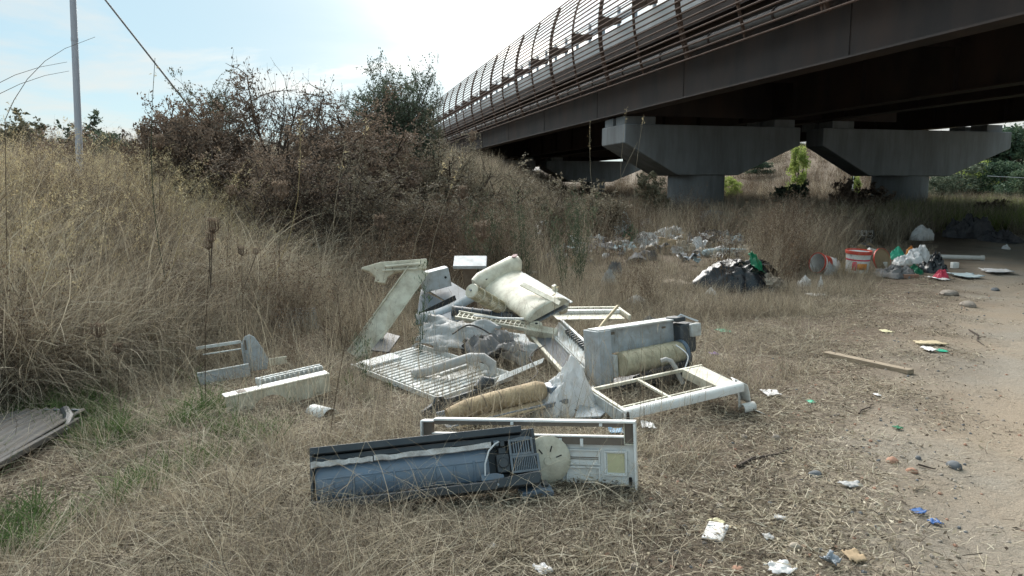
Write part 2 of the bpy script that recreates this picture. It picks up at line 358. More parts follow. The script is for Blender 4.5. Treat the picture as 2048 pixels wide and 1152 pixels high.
# ------------------------------------------------------------------ bridge
BD = Vector((-.2419, .9703, 0)); BR = Vector((.9703, .2419, 0))
MBR = Matrix((BR, BD, Vector((0,0,1)))).transposed().to_4x4(); MBR.translation = (0, 0, EYE)
br = thing('road_bridge', 'dark rusty steel girder bridge with curved barred side screen crossing overhead', 'bridge', MBR)
S0, S1 = -14, 175
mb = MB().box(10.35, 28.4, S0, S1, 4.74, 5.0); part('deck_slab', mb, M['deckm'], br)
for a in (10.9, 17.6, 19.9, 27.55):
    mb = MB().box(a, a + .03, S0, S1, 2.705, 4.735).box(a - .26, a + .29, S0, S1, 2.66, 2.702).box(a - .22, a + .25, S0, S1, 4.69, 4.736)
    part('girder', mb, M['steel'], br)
me_st = MB().box(-.009, .009, -.01, .01, 0, 1.97).mesh('web_seam')
me_st2 = MB().box(-.17, 0, -.012, .012, 0, 1.97).mesh('web_stiffener')
for i, s in enumerate(np.arange(6.6, 170, 7.6)):
    o = part('web_seam', me_st, M['steel'], br); o.location = (10.9 - .009, s, 2.71)
for a in (17.6, 27.55, 19.9):
    for s in np.arange(3, 90, 3.8):
        o = part('web_stiffener', me_st2, M['steel'], br); o.location = (a - .002, s, 2.71)
me_cf = MB().box(0, 6.62, -.06, .06, 0, .5).mesh('cross_beam')
for s in np.arange(3, 120, 7.6):
    o = part('cross_beam', me_cf, M['steel'], br); o.location = (10.95, s, 3.9)
    o = part('cross_beam', me_cf, M['steel'], br); o.location = (20.6, s, 3.9)
part('side_barrier', MB().box(10.42, 10.5, S0, S1, 5.002, 5.68), M['barrier'], br)
part('fascia_beam', MB().box(10.30, 10.345, S0, S1, 4.55, 5.06), M['steel'], br)
part('utility_pipe', MB().tube([(10.45, s, 4.02) for s in np.linspace(S0, S1, 12)], .15, 12), M['pipe'], br)
me_cl = MB().tube([(10.45, -.04, 4.02), (10.45, .04, 4.02)], .175, 12).box(10.6, 10.895, -.03, .03, 4.0, 4.04).mesh('pipe_clamp')
for s in np.arange(4, 100, 3.05): o = part('pipe_clamp', me_cl, M['steel'], br); o.location.y = s
rail = MB()
rail.box(10.62, 10.66, S0, S1, 5.98, 6.06).box(10.58, 10.66, S0, S1, 6.07, 6.13).box(10.62, 10.66, S0, S1, 6.14, 6.24)
part('guard_rail', rail, M['galv'], br)
me_po = MB().box(10.67, 10.77, -.05, .05, 5.0, 6.55).mesh('rail_post')
for s in np.arange(2, 150, 1.55): o = part('rail_post', me_po, M['galv'], br); o.location.y = s
part('top_rail', MB().tube([(10.72, S0, 6.52), (10.72, S1, 6.52)], .03, 6), M['galv'], br)
# curved screen
pa = np.array([10.2, 9.97, 9.82, 9.76, 9.80, 9.93, 10.2]); ph = np.array([3.60, 4.3, 5.0, 5.7, 6.4, 7.0, 7.7])
arc = np.r_[0, np.cumsum(np.hypot(np.diff(pa), np.diff(ph)))]; NB = 25
me_bar = MB().tube([(0, S0, 0), (0, 40, 0), (0, 90, 0), (0, S1, 0)], .026, 6).mesh('screen_bar')
for q in np.linspace(0, arc[-1], NB):
    o = part('screen_bar', me_bar, M['rust'], br); o.location = (np.interp(q, arc, pa) - .03, 0, np.interp(q, arc, ph))
fine = np.linspace(0, arc[-1], 15); fa = np.interp(fine, arc, pa); fh = np.interp(fine, arc, ph)
def ribmesh(w, dbl):
    mb = MB()
    for off in ((-.055, .055) if dbl else (0,)):
        prof = [(a, h) for a, h in zip(fa, fh)] + [(a + w, h) for a, h in zip(fa[::-1], fh[::-1])]
        n = len(fa)
        vs = [(a, off - .03, h) for a, h in prof] + [(a, off + .03, h) for a, h in prof]; N2 = 2 * n
        fs = []
        for i in range(n - 1):
            fs += [(i, i+1, N2-2-i, N2-1-i), (N2+N2-1-i, N2+N2-2-i, N2+i+1, N2+i)]
        fs += [(i, N2+i, N2+(i+1) % N2, (i+1) % N2) for i in range(N2)]
        mb.add(vs, fs)
    return mb.mesh('screen_rib')
rib1, rib2 = ribmesh(.07, False), ribmesh(.10, True)
arm = MB(); arm.prism([(9.80, 5.72), (9.86, 5.62), (10.3, 5.80), (10.62, 5.86), (10.62, 6.04), (10.35, 6.0), (10.0, 6.04), (9.84, 6.06)], -.07, .07, 'y')
arm.box(10.22, 10.48, -.16, .16, 5.82, 6.02); me_arm = arm.mesh('screen_arm')
ps_ = 27.4
me_foot = MB().prism([(10.2, 3.62), (10.9, 4.2), (10.9, 4.4), (10.2, 3.78)], -.04, .04, 'y').mesh('foot_arm')
s0 = 32.45 % 3.05
for i in range(55):
    s = s0 + 3.05 * i - 6.1
    o = part('screen_rib', rib2 if i % 2 == 0 else rib1, M['rust'], br); o.location.y = s
    o = part('screen_arm', me_arm, M['rust'], br); o.location.y = s
    o = part('foot_arm', me_foot, M['steel'], br); o.location.y = s

for (d0, d1, ds) in ((10.94, 17.59, 38), (19.94, 27.54, 38), (17.64, 19.89, 38), (10.94, 17.59, 0), (17.64, 19.89, 0), (19.94, 23.5, 0)):  # plates added between the girders to block sky showing through at the piers
    part('sky_gap_filler', MB().box(d0, d1, ps_ + ds - .03, ps_ + ds + .03, 2.71, 4.68), M['steel'], br)
def pier(label, a0, a1, b0, b1, ac, s, base, lite, back=1.2):
    p = thing('bridge_pier', label, 'bridge pier', MBR @ Matrix.Translation((ac, s, base - EYE)), 'concrete piers carrying the bridge')
    zo = EYE - base
    T = Matrix.Translation((-ac, 0, zo))
    mbc = MB().prism([(a0, 2.30), (a0, 1.62), (b0, .45), (b1, .45), (a1, 1.62), (a1, 2.30)], -1.2, back, 'y', T)
    part('pier_cap', mbc, M['conc'], p, bevel=.03)
    part('column', MB().tube([(0, .0, 0), (0, 0, zo + .46)], 1.1, 40), M['conc'], p)
    for (c0, c1) in lite:
        part('bearing_block', MB().box(c0, c1, -1.0, -.15, 2.302, 2.6, T).box(c0, c1, .15, 1.0, 2.302, 2.6, T), M['conc'], p, bevel=.015)
    return p
ps = 27.4
pier('grey concrete hammerhead pier with pale lit left end, nearer the brown bushes', 10.81, 18.14, 12.95, 15.5, 14.35, ps, -.3, [(10.86, 12.1), (17.1, 18.0)])
pier('grey concrete hammerhead pier beside the green trees at right', 19.16, 28.3, 21.4, 25.3, 23.9, ps, -.3, [(19.7, 20.7), (27.2, 28.0)], -.1)
pier('distant pier cap in shadow under the bridge behind the bank', 10.81, 18.14, 12.95, 15.5, 14.35, ps + 38, -.3, [(10.86, 12.1), (17.1, 18.0)])
pier('distant pier cap in shadow half hidden by the nearer left pier', 19.16, 28.3, 21.4, 25.3, 23.9, ps + 38, -.3, [(19.7, 20.7), (27.2, 28.0)])

# ------------------------------------------------------------------ lamp pole with guy wire
pb = at(152, 262, 15.5); zb = H(pb.x, pb.y)
pl = thing('street_pole', 'tall tapered grey metal pole rising from the left bank', 'pole', Vector((pb.x, pb.y, zb)))
part('shaft', MB().tube([(0, 0, 0), (.11, 0, 3.2), (.33, 0, 9.5)], [.070, .062, .042], 14), M['pole'], pl)
part('collar', MB().tube([(.109, 0, 3.17), (.111, 0, 3.24)], .068, 14), M['pole'], pl)
g0 = at(205, -10, 15); g1 = at(352, 175, 15)
gd = g0 - g1; gend = g1 - gd * (g1.z - H(g1.x, g1.y)) / gd.z if gd.z else g1
single('guy_wire', MB().tube([Vector((0,0,0)), (g0 - gend) * .5 + Vector((0,0,-.05)), (g0 + gd * 1.2) - gend], .018, 6), M['pipe'],
       'thin grey stay wire slanting down into the brown bushes', 'wire', gend)
# ------------------------------------------------------------------ the dumped air conditioners
GP = 'broken parts of dumped air conditioners'
def ac(name, label, cat, O, X, Y):
    m, lx, ly = frame(O, X, Y)
    return thing(name, label, cat, m, GP), lx, ly

# 1 dark blue-grey back shell at the front
A, B = at(622, 1022, 3.27), at(1084, 967, 3.44)
xd = (B - A).normalized(); bk = Vector((-xd.y, xd.x, 0)).normalized()
up = (Vector((0,0,1)) * math.cos(R(30)) + bk * math.sin(R(30)))
t, lx, _ = ac('air_conditioner_shell', 'dark blue-grey back shell of an indoor air conditioner lying in front of the white panel', 'air conditioner', A, B, A + up)
Lx = lx; Hh = .285        # local: x along, y up the face, z towards the camera
mb = MB().box(0, Lx, 0, Hh, -.10, -.085).box(0, .014, .004, Hh - .004, -.084, -.004).box(Lx - .014, Lx, .05, Hh - .01, -.084, -.02)
part('back_tray', mb, M['dark'], t, bevel=.004)
part('top_strip', MB().box(0.002, Lx * .94, Hh - .030, Hh + .004, -.083, .004).box(0.002, Lx * .94, Hh - .062, Hh - .036, -.083, -.022), M['dark'], t, bevel=.003)
part('bottom_lip', MB().prism([(-.004, -.08), (-.004, .02), (.030, .028), (.038, .02), (.034, -.01), (.04, -.08)], .014, Lx * .80, 'x'), M['dark'], t, bevel=.003)
x0, x1 = .022, Lx * .775
def shell(u, v):
    b = math.sin(math.pi * (.12 + .80 * v))
    return (x0 + (x1 - x0) * u, .040 + .168 * v, -.052 + .062 * b - .012 * (1 - min(1, u * 18)) )
part('scroll_shell', MB().grid(shell, 40, 12), M['slate'], t, solid=.003, ang=60)
for i in range(8):
    u = .10 + i * .116; vs = []
    pts = [Vector(shell(u, v / 10)) + Vector((0, 0, .001)) for v in range(0, 7 if i % 2 else 6)]
    part('shell_rib', MB().tube(pts, .0065, 6), M['slate'], t)
part('shell_ridge', MB().tube([Vector(shell(u / 24, .56)) + Vector((0, 0, .0005)) for u in range(1, 25)], .0045, 6), M['slate'], t)
def strip(xa, xb, seed):
    rs = random.Random(seed); n = 16; mb = MB()
    for s in range(n):
        u0, u1 = xa + (xb - xa) * s / n, xa + (xb - xa) * (s + 1) / n
    ys = [rs.uniform(-.003, .003) for _ in range(n + 1)]
    vs = []; fs = []
    for s in range(n + 1):
        x = xa + (xb - xa) * s / n; y = Hh - .078 + ys[s]; h = .013 + rs.uniform(-.002, .002)
        vs += [(x, y - h, -.03), (x, y - h, .004 + ys[s] * .4), (x, y + h, .002), (x, y + h, -.03)]
    for s in range(n):
        a = s * 4; fs += [(a + j, a + (j + 1) % 4, a + 4 + (j + 1) % 4, a + 4 + j) for j in range(4)]
    fs += [(0, 3, 2, 1), (n*4, n*4+1, n*4+2, n*4+3)]
    return MB().add(vs, fs)
part('foam_strip', strip(.004, Lx * .27, 1), M['foam'], t); part('foam_strip', strip(Lx * .275, Lx * .795, 2), M['foam'], t)
e0 = Lx * .785
part('motor_housing', MB().box(e0 + .03, e0 + .095, .075, .165, -.08, -.022).box(e0 + .045, e0 + .085, .165, .20, -.08, -.034).tube([(e0 + .062, .12, -.022), (e0 + .062, .12, -.012)], .026, 14), M['dark'], t, bevel=.006)
part('connector', MB().box(e0 + .024, e0 + .05, .205, .232, -.06, -.012), M['slateg'], t, bevel=.003)
part('connector', MB().box(e0 + .055, e0 + .078, .20, .226, -.06, -.016), M['dark'], t, bevel=.003)
part('cover_plate', MB().prism([(e0 - .055, .042), (e0 + .055, .042), (e0 + .055, .062), (e0 + .02, .074), (e0 - .055, .074)], -.02, .004, 'z'), M['slate'], t, bevel=.003)
def vent(n, xa, xb, ya, yb, name):
    z0, z1 = -.018, -.010
    mb = MB().box(xa - .012, xa, ya - .012, yb + .012, z0, z1).box(xb, xb + .012, ya - .012, yb + .012, z0, z1).box(xa, xb, ya - .012, ya, z0, z1).box(xa, xb, yb, yb + .012, z0, z1)
    f = part('vent_frame', mb, M['slateg'], t, bevel=.002)
    w = (xb - xa) / n
    me = MB().box(0, w * .46, ya + .0003, yb - .0003, z0 + .0005, z1 - .0005).mesh('vent_bar')
    for i in range(n - 1):
        o = part('vent_bar', me, M['slateg'], f); o.location.x = xa + w * (i + .77)
vent(8, e0 + .108, e0 + .205, .160, .216, 'upper'); vent(13, e0 + .108, e0 + .226, .076, .136, 'lower')
part('side_block', MB().prism([(e0 - .06, .0), (e0 + .22, .0), (e0 + .236, .03), (e0 + .236, .05), (e0 + .228, .062), (e0 - .06, .040)], -.084, .012, 'z'), M['dark'], t, bevel=.006)
part('vent_backing', MB().prism([(e0 + .10, .066), (e0 + .232, .066), (e0 + .205, .232), (e0 + .10, .232)], -.084, -.03, 'z'), M['dark'], t)
part('vent_shoulder', MB().prism([(e0 + .10, .228), (e0 + .16, .236), (e0 + .205, .234), (e0 + .205, .229)], -.03, -.011, 'z'), M['slateg'], t)
part('cable', MB().tube([(e0 - .035, .066, .006), (e0 - .030, .12, .016), (e0 - .005, .18, .016), (e0 + .03, .212, .004), (e0 + .05, .222, -.008)], .0042, 8), M['cable'], t)
part('screw', MB().tube([(e0 + .02, .018, .012), (e0 + .02, .018, .0145)], .006, 10), M['galv'], t)

# 2 white front panel standing behind it, inner side to the camera
A, B = at(850, 966, 3.86), at(1277, 983, 3.56)
xd = (B - A).normalized(); bk = Vector((-xd.y, xd.x, 0)).normalized(); up = Vector((0,0,1)) * math.cos(R(9)) + bk * math.sin(R(9))
t, W2, _ = ac('air_conditioner_front_panel', 'white rectangular front panel standing on edge with brown slot, inner side showing', 'air conditioner panel', A, B, A + up)
H2 = .345
part('rim', MB().box(0, W2, .0, .012, -.005, .050).box(0, .010, .0125, H2 - .006, -.005, .054).box(W2 - .012, W2, .0125, H2 - .004, -.005, .050), M['white'], t, bevel=.004)
part('top_bar', MB().box(.075, W2, H2 - .003, H2 + .009, -.006, .052).box(0, .074, H2 - .012, H2 - .002, -.006, .05), M['white'], t, bevel=.003)
part('bar_underside', MB().box(.078, W2 - .06, H2 - .022, H2 - .0035, -.003, .046), M['brown'], t)
part('corner_block', MB().box(.0105, .06, H2 - .10, H2 - .013, -.004, .03), M['brown'], t)
part('corner_block', MB().box(W2 - .055, W2 - .0125, H2 - .10, H2 - .004, -.004, .03), M['brown'], t)
part('corner_block', MB().box(W2 - .060, W2 - .0560, H2 - .108, H2 - .004, -.004, .034).box(W2 - .060, W2 - .014, H2 - .110, H2 - .105, -.004, .034), M['cream'], t)
part('slot_rail', MB().box(.06, W2 - .06, .232, .268, -.003, .036), M['brown'], t)
part('slot_lip', MB().box(.06, W2 - .06, .269, .276, -.003, .040), M['white'], t, bevel=.002)
part('panel_sheet', MB().box(.0105, W2 - .0125, .0125, .231, -.004, .002), M['white'], t)
def ring(x0, x1, y0, y1, w=.009, h=.016):
    return MB().box(x0, x1, y0, y0 + w, .0021, h).box(x0, x1, y1 - w, y1, .0021, h).box(x0, x0 + w, y0 + w, y1 - w, .0021, h).box(x1 - w, x1, y0 + w, y1 - w, .0021, h)
for (a, b_, c, d) in ((.13, .35, .115, .20), (.36, .58, .115, .20), (.60, .77, .125, .20), (.78, .955, .125, .205), (.60, .77, .03, .118), (.78, .955, .03, .118), (1.0 * W2 - .165, W2 - .05, .075, .20)):
    part('raised_frame', ring(a, b_, c, d), M['white'], t, bevel=.002)
part('cross_ridge', MB().box(.02, .955, .160, .164, .0021, .0055).box(.02, .955, .152, .155, .0021, .0055), M['brown'], t)
part('sticker', MB().box(W2 - .150, W2 - .065, .09, .185, .0021, .0035), M['label'], t)
part('sticker', MB().box(.585, .61, .234, .262, .0361, .0372), M['purple'], t)
part('sticker', MB().box(.612, .68, .236, .260, .0361, .0372), M['label'], t)
for x in (.40, .75, .86): part('clip', MB().box(x, x + .016, .222, .262, .036, .044), M['white'], t, bevel=.002)
for x in (.50, .96): part('clip', MB().box(x, x + .016, H2 - .02, H2 - .004, .044, .054), M['white'], t, bevel=.002)
part('mould_patch', MB().box(W2 - .20, W2 - .02, .0125, .022, .006, .044).box(W2 - .045, W2 - .03, .03, .07, .0021, .012), M['rubber'], t, bevel=.003)

# 3 cream disc behind the dark shell
c = at(1094, 920, 3.632)
m = Matrix.Translation(c) @ Matrix.Rotation(R(80), 4, 'X') @ Matrix.Rotation(R(12), 4, 'Y')
t = thing('round_fan_cover', 'yellowed cream round fan cover wedged between dark shell and white panel', 'fan cover', m, GP)
part('disc', MB().tube([(0,0,-.012), (0,0,.006), (0,0,.016), (0,0,.019)], [.122, .122, .106, .07], 36), M['cream'], t)
part('hub', MB().tube([(0,0,.0192), (0,0,.026)], .022, 16), M['cream'], t)
for a in (20, 75, 130):
    part('slit', MB().box(.045, .075, -.003, .003, .0165, .0205, Matrix.Rotation(R(a), 4, 'Z')), M['rubber'], t)
t = thing('plastic_moulding', 'dark blue-grey moulded foot poking out below right end of the dark shell', 'plastic part', yaw(gp(1075, 990), 8), GP)
part('foot_plate', MB().prism([(-.09, .0), (.07, .0), (.075, .03), (.03, .05), (-.09, .035)], -.05, .05, 'y'), M['slate'], t, bevel=.006)
part('foot_lug', MB().box(.02, .05, -.03, .03, .05, .065), M['dark'], t, bevel=.004)

# 4 white open casing frame lying on the right
O, X, Y = at(1246, 826, 4.50), at(1483, 770, 4.90), at(1168, 792, 4.78)
t, lx, ly = ac('air_conditioner_casing', 'white open casing frame with long rounded front bar lying at right', 'air conditioner casing', O, X, Y)
ly = .40
def bar(mb, x0, x1, y0, y1, z0, z1): return mb.box(x0, x1, y0, y1, z0, z1)
part('front_bar', MB().prism([(-.03, -.035), (-.03, .0), (-.018, .016), (.012, .020), (.034, .014), (.034, .006), (.0, -.0), (-.012, -.035)], 0, lx, 'x'), M['white'], t, ang=50)
part('left_foot', MB().prism([(.0, -.14), (.05, -.135), (.058, -.05), (.075, -.004), (-.004, -.004)], -.028, -.012, 'y'), M['white'], t, bevel=.004)
part('right_leg', MB().grid(lambda u, v: (lx - .085 + .10 * v + .045 * math.sin(u * 1.6), -.03 + .13 * v * (1 - u * .3), .012 - .17 * u ** 1.4), 10, 6), M['white'], t, solid=.006, ang=60)
part('right_leg_return', MB().grid(lambda u, v: (lx + .005 + .05 * u + .01, -.028 + .15 * v, .010 - .15 * u ** 1.7), 8, 4), M['white'], t, solid=.006, ang=60)
part('curled_tab', MB().grid(lambda u, v: (lx - .04 + .10 * v, -.06 + .03 * math.cos(u * 3.6), -.145 + .035 * math.sin(u * 3.6)), 10, 5), M['white'], t, solid=.004, ang=60)
part('torn_tip', MB().grid(lambda u, v: (lx + .03 + .09 * u, -.085 + .07 * v - .03 * u, -.150 - .045 * u), 4, 3), M['white'], t, solid=.004)
part('left_panel', MB().prism([(.0, -.10), (.0, .006), (ly, .006), (ly, -.035)], -.006, .004, 'x'), M['pale'], t, bevel=.002)
part('left_rail', MB().box(.005, .03, .0, ly, .007, .016), M['cream'], t, bevel=.002)
part('back_rail', MB().box(.0, lx, ly - .004, ly + .018, -.008, .014), M['cream'], t, bevel=.003)
part('right_plate', MB().box(lx - .17, lx - .02, .036, ly - .006, .002, .010), M['cream'], t, bevel=.002)
part('right_plate_edge', MB().box(lx - .185, lx - .172, .02, ly - .006, -.045, .018), M['cream'], t, bevel=.002)
part('right_slope', MB().prism([(lx - .019, .012), (lx + .05, -.03), (lx + .055, -.04), (lx - .019, .0)], .02, ly - .02, 'y'), M['white'], t, bevel=.003)
part('cross_bar', MB().box(lx * .40, lx * .40 + .022, .034, ly - .006, -.004, .012), M['cream'], t, bevel=.002)
part('inner_rail', MB().box(.03, lx - .19, .066, .078, -.004, .008), M['cream'], t, bevel=.002)
for f in (.12, .30, .55, .70): part('rung', MB().box(lx * f, lx * f + .014, .035, .066, -.002, .006), M['cream'], t)
part('black_chain', MB().tube([(.012, -.036, .02), (.010, -.042, -.03), (.02, -.04, -.08), (.014, -.036, -.12)], [.006, .012, .008, .011], 8), M['rubber'], t)

# 5 grey chassis standing with its yellowed fan
O, X = at(1203, 778, 5.40), at(1392, 742, 5.85)
t, lx, _ = ac('air_conditioner_chassis', 'pale grey chassis standing upright with yellowed fan drum and dark motor', 'air conditioner', O, X, O + Vector((.0, .10, 1)))
Hc = .425
part('left_post', MB().box(.0, .115, .0, Hc, -.20, -.185).box(.0, .012, .0, Hc, -.1845, .0).box(.1025, .115, .15, Hc - .02, -.1845, -.06).box(.012, .115, .0, Hc, -.012, .0), M['grey'], t, bevel=.004)
part('back_panel', MB().box(.116, lx * .83, Hc - .185, Hc - .002, -.075, -.06), M['grey'], t, bevel=.003)
part('top_lip', MB().box(.02, lx * .86, Hc - .004, Hc + .010, -.17, -.02), M['pale'], t, bevel=.003)
part('slot', MB().box(.15, .19, Hc - .045, Hc - .025, -.0598, -.056), M['brown'], t)
part('slot', MB().box(lx * .70, lx * .74, Hc - .055, Hc - .040, -.0598, -.056), M['brown'], t)
part('inner_post', MB().box(.118, .150, .07, Hc - .19, -.05, .02), M['pale'], t, bevel=.003)
dr = MB(); c0, c1 = Vector((.16, .165, .04)), Vector((lx * .80, .175, .02))
part('fan_drum', MB().tube([c0, c0.lerp(c1, .04), c0.lerp(c1, .96), c1], [.088, .094, .094, .088], 30), M['drum'], t, ang=60)
for i in range(8):
    p = c0.lerp(c1, .06 + i * .125); part('drum_ring', MB().tube([p, p + (c1 - c0) * .008], .0965, 30), M['drum'], t)
part('pan', MB().prism([(-.015, -.18), (-.01, .11), (.05, .15), (.06, .14), (.02, .10), (.02, -.18)], .12, lx * .93, 'x', None), M['dark'], t, bevel=.004)
part('rubber_sleeve', MB().tube([(.2, .055, .15), (.35, .085, .15), (lx * .8, .10, .12)], .03, 12), M['rubber'], t)
part('motor_box', MB().box(lx * .83, lx * 1.0, .16, Hc - .03, -.16, .03), M['dark'], t, bevel=.02)
part('motor_cap', MB().box(lx * .92, lx * 1.03, Hc - .14, Hc - .035, .0, .06), M['pale'], t, bevel=.012)
part('motor_cap', MB().box(lx * .80, lx * .90, Hc - .012, Hc + .025, -.12, .02), M['dark'], t, bevel=.01)
part('motor_foot', MB().box(lx * .86, lx * .97, .0, .155, -.12, .0), M['dark'], t, bevel=.012)
part('wire_bundle', MB().tube([(lx * .84, Hc + .005, -.05), (lx * .88, Hc + .04, -.02), (lx * .93, Hc + .01, .02), (lx * 1.0, Hc - .02, .05)], .008, 6), M['cable'], t)
part('drum_bearing', MB().tube([c1, c1 + Vector((.03, 0, 0))], .10, 24), M['slate'], t)
p0 = at(1322, 722, 5.22)
single('drain_hose', MB().tube([(0,0,0), (.035, .0, .012), (.07, .0, .0), (.105, .0, -.05), (.13, -.01, -.11), (.16, -.02, -.16)], .017, 12), M['hose'],
       'short grey drain hose bent down in front of the yellowed drum', 'hose', Matrix.Translation(p0) , GP)

# ---- crumpled things
def crumple_mesh(name, size, seed, sub=4, amp=.38, freq=1.7, flat=0, peak=None):
    bm = bmesh.new(); bmesh.ops.create_icosphere(bm, subdivisions=sub, radius=1)
    off = Vector((seed * 3.7, seed * 1.3, seed * 9.1))
    for v in bm.verts:
        d = v.co.normalized(); q = d * freq + off
        q.z *= .55; w1 = mn.noise(q * 1.1 + Vector((5, 5, 5))) * .6; q2 = q + Vector((w1, w1 * .7, -w1))
        n = mn.noise(q) * .50 + (1 - abs(mn.noise(q2 * 2.2)) * 2.4) * .30 + (1 - abs(mn.noise(q2 * 4.6)) * 2.4) * .17 + (1 - abs(mn.noise(q2 * 9.7)) * 2.4) * .08
        r = 1 + amp * n
        p = d * r
        if peak: 
            w = max(0, d.dot(Vector(peak).normalized())); p *= 1 + .8 * w ** 5
        z = p.z
        if z < -.35: z = -.35 + (z + .35) * .12
        v.co = (p.x * size[0], p.y * size[1], (z + .42) * size[2] / 1.42)
    me = bpy.data.meshes.new(name); bm.to_mesh(me); bm.free(); return me
def dome_mesh(name, size, seed, amp=.38, freq=1.7, peak=None, nr=26, na=44):
    """crumpled plastic or cloth: a ragged skirt on the ground with creased peaks"""
    off = Vector((seed * 3.7, seed * 1.3, seed * 9.1)); vs = []; rid = lambda q: 1 - 2.3 * abs(mn.noise(q))
    pk = Vector(peak).normalized() if peak else None
    for i in range(nr + 1):
        r = i / nr
        for j in range(na):
            a = 2 * math.pi * j / na; c, s = math.cos(a), math.sin(a)
            Rr = 1 + .34 * mn.noise(Vector((c * 1.1, s * 1.1, seed))) + .20 * mn.noise(Vector((c * 3.1, s * 3.1, seed + 4)))
            x, y = r * Rr * c, r * Rr * s; q = Vector((x, y, 0)) * freq * .9 + off
            w1 = mn.noise(q * 1.3 + Vector((5, 5, 5))) * .5; q2 = q + Vector((w1, -w1, w1))
            env = max(0, 1 - r ** 2.4) ** .6
            h = .58 + amp * (1.25 * mn.noise(q * .9) + .62 * rid(q2 * 1.5) + .36 * rid(q2 * 3.3) + .17 * rid(q2 * 7.1))
            if pk: h *= .74 + .55 * math.exp(-((x - pk.x * .6) ** 2 + (y - pk.y * .6) ** 2) * 3.0)
            z = env * max(.05, h) + .03 * (1 + mn.noise(q * 4))
            x += .10 * mn.noise(q * 3.1 + Vector((0, 0, 3 * z))) + .12 * z * mn.noise(q * 1.2 + Vector((7, 0, 0))); y += .10 * mn.noise(q * 3.1 + Vector((9, 0, 3 * z)))
            vs.append((x * size[0], y * size[1], z * size[2]))
    fs = [(i * na + j, i * na + (j + 1) % na, (i + 1) * na + (j + 1) % na, (i + 1) * na + j) for i in range(nr) for j in range(na)]
    n0 = len(vs); vs.append((0, 0, -.01)); fs += [(nr * na + (j + 1) % na, nr * na + j, n0) for j in range(na)]
    me = bpy.data.meshes.new(name); me.from_pydata(vs, [], fs); me.update()
    bm = bmesh.new(); bm.from_mesh(me); bmesh.ops.remove_doubles(bm, verts=bm.verts, dist=1e-5); bm.to_mesh(me); bm.free(); return me
def crumple(name, label, cat, px, py, wpx, hpx, m, seed, depth=.8, yawd=0, amp=.38, freq=1.7, sub=4, peak=None, group=None, lift=0, mound=None):
    p = gp(px, py); dep = proj(p.x, p.y, p.z)[2]; s = dep / F
    me = dome_mesh(name, (wpx * s * .50, wpx * s * .50 * depth, hpx * s * .98), seed, amp, freq, peak, 26 if wpx > 24 else 14, 44 if wpx > 24 else 24)
    return single(name, me, m, label, cat, yaw(p + Vector((0, wpx * s * .3 * depth, lift)), yawd), group, ang=24 if m in (M['ash'], M['beige']) else 42)
def sheet_mesh(name, w, d, seed, amp=.05, n=18, ragged=.35, curl=0.):
    rs = random.Random(seed); off = Vector((seed * 2.3, seed, 0)); vs = []; keep = []
    for j in range(n + 1):
        for i in range(n + 1):
            u, v = i / n - .5, j / n - .5
            q = Vector((u * 3, v * 3, 0)) + off
            z = amp * (mn.noise(q) + .5 * (1 - 2 * abs(mn.noise(q * 2.1))) + .25 * mn.noise(q * 5)) + curl * (abs(u) * 2) ** 3
            vs.append((u * w + .03 * w * mn.noise(q * 2 + Vector((9, 0, 0))), v * d + .03 * d * mn.noise(q * 2 + Vector((0, 9, 0))), z + amp * .8))
    fs = []
    for j in range(n):
        for i in range(n):
            u, v = (i + .5) / n - .5, (j + .5) / n - .5
            e = max(abs(u), abs(v)) * 2; a = math.atan2(v, u)
            lim = 1 - ragged * (.5 + .5 * mn.noise(Vector((math.cos(a) * 1.9, math.sin(a) * 1.9, seed)) ) + .25 * mn.noise(Vector((math.cos(a) * 6, math.sin(a) * 6, seed))))
            if e <= max(.3, lim): k0 = j * (n + 1) + i; fs.append((k0, k0 + 1, k0 + n + 2, k0 + n + 1))
    me = bpy.data.meshes.new(name); me.from_pydata(vs, [], fs); me.update()
    bm = bmesh.new(); bm.from_mesh(me); bmesh.ops.delete(bm, geom=[v for v in bm.verts if not v.link_faces], context='VERTS'); bm.to_mesh(me); bm.free()
    return me
def sheet(name, label, cat, loc, w, d, m, seed, yawd=0, lean=0, roll=0, amp=.05, ragged=.35, curl=0., solid=.003, group=None, n=18):
    return single(name, sheet_mesh(name, w, d, seed, amp, n, ragged, curl), m, label, cat, yaw(loc, yawd, lean, roll), group, solid=solid, ang=50)
def scrap(name, label, cat, px, py, wpx, hpx, m, seed, yawd=0, amp=.02, ragged=.4, curl=0., lift=.006, solid=.0025, group=None):
    amp *= .5; p = gp(px, py); dep = proj(p.x, p.y, p.z)[2]; s = dep / F
    dd = hpx * s * dep / (EYE - p.z)
    return sheet(name, label, cat, p + Vector((0, 0, lift)), wpx * s, min(dd, wpx * s * 1.6), m, seed, yawd, 0, 0, amp, ragged, curl, solid, group, 12)

# 6 white plastic bag
p = at(1122, 838, 4.74)
single('plastic_bag', dome_mesh('plastic_bag', (.235, .18, .37), 4.2, .22, 1.5, (.45, .1, .4), 40, 70), M['bagw'],
       'crumpled white plastic bag puffed up between tan roller and grey chassis', 'plastic bag', yaw(Vector((p.x, p.y + .1, H(p.x, p.y) - .01)), 0), None, ang=50)

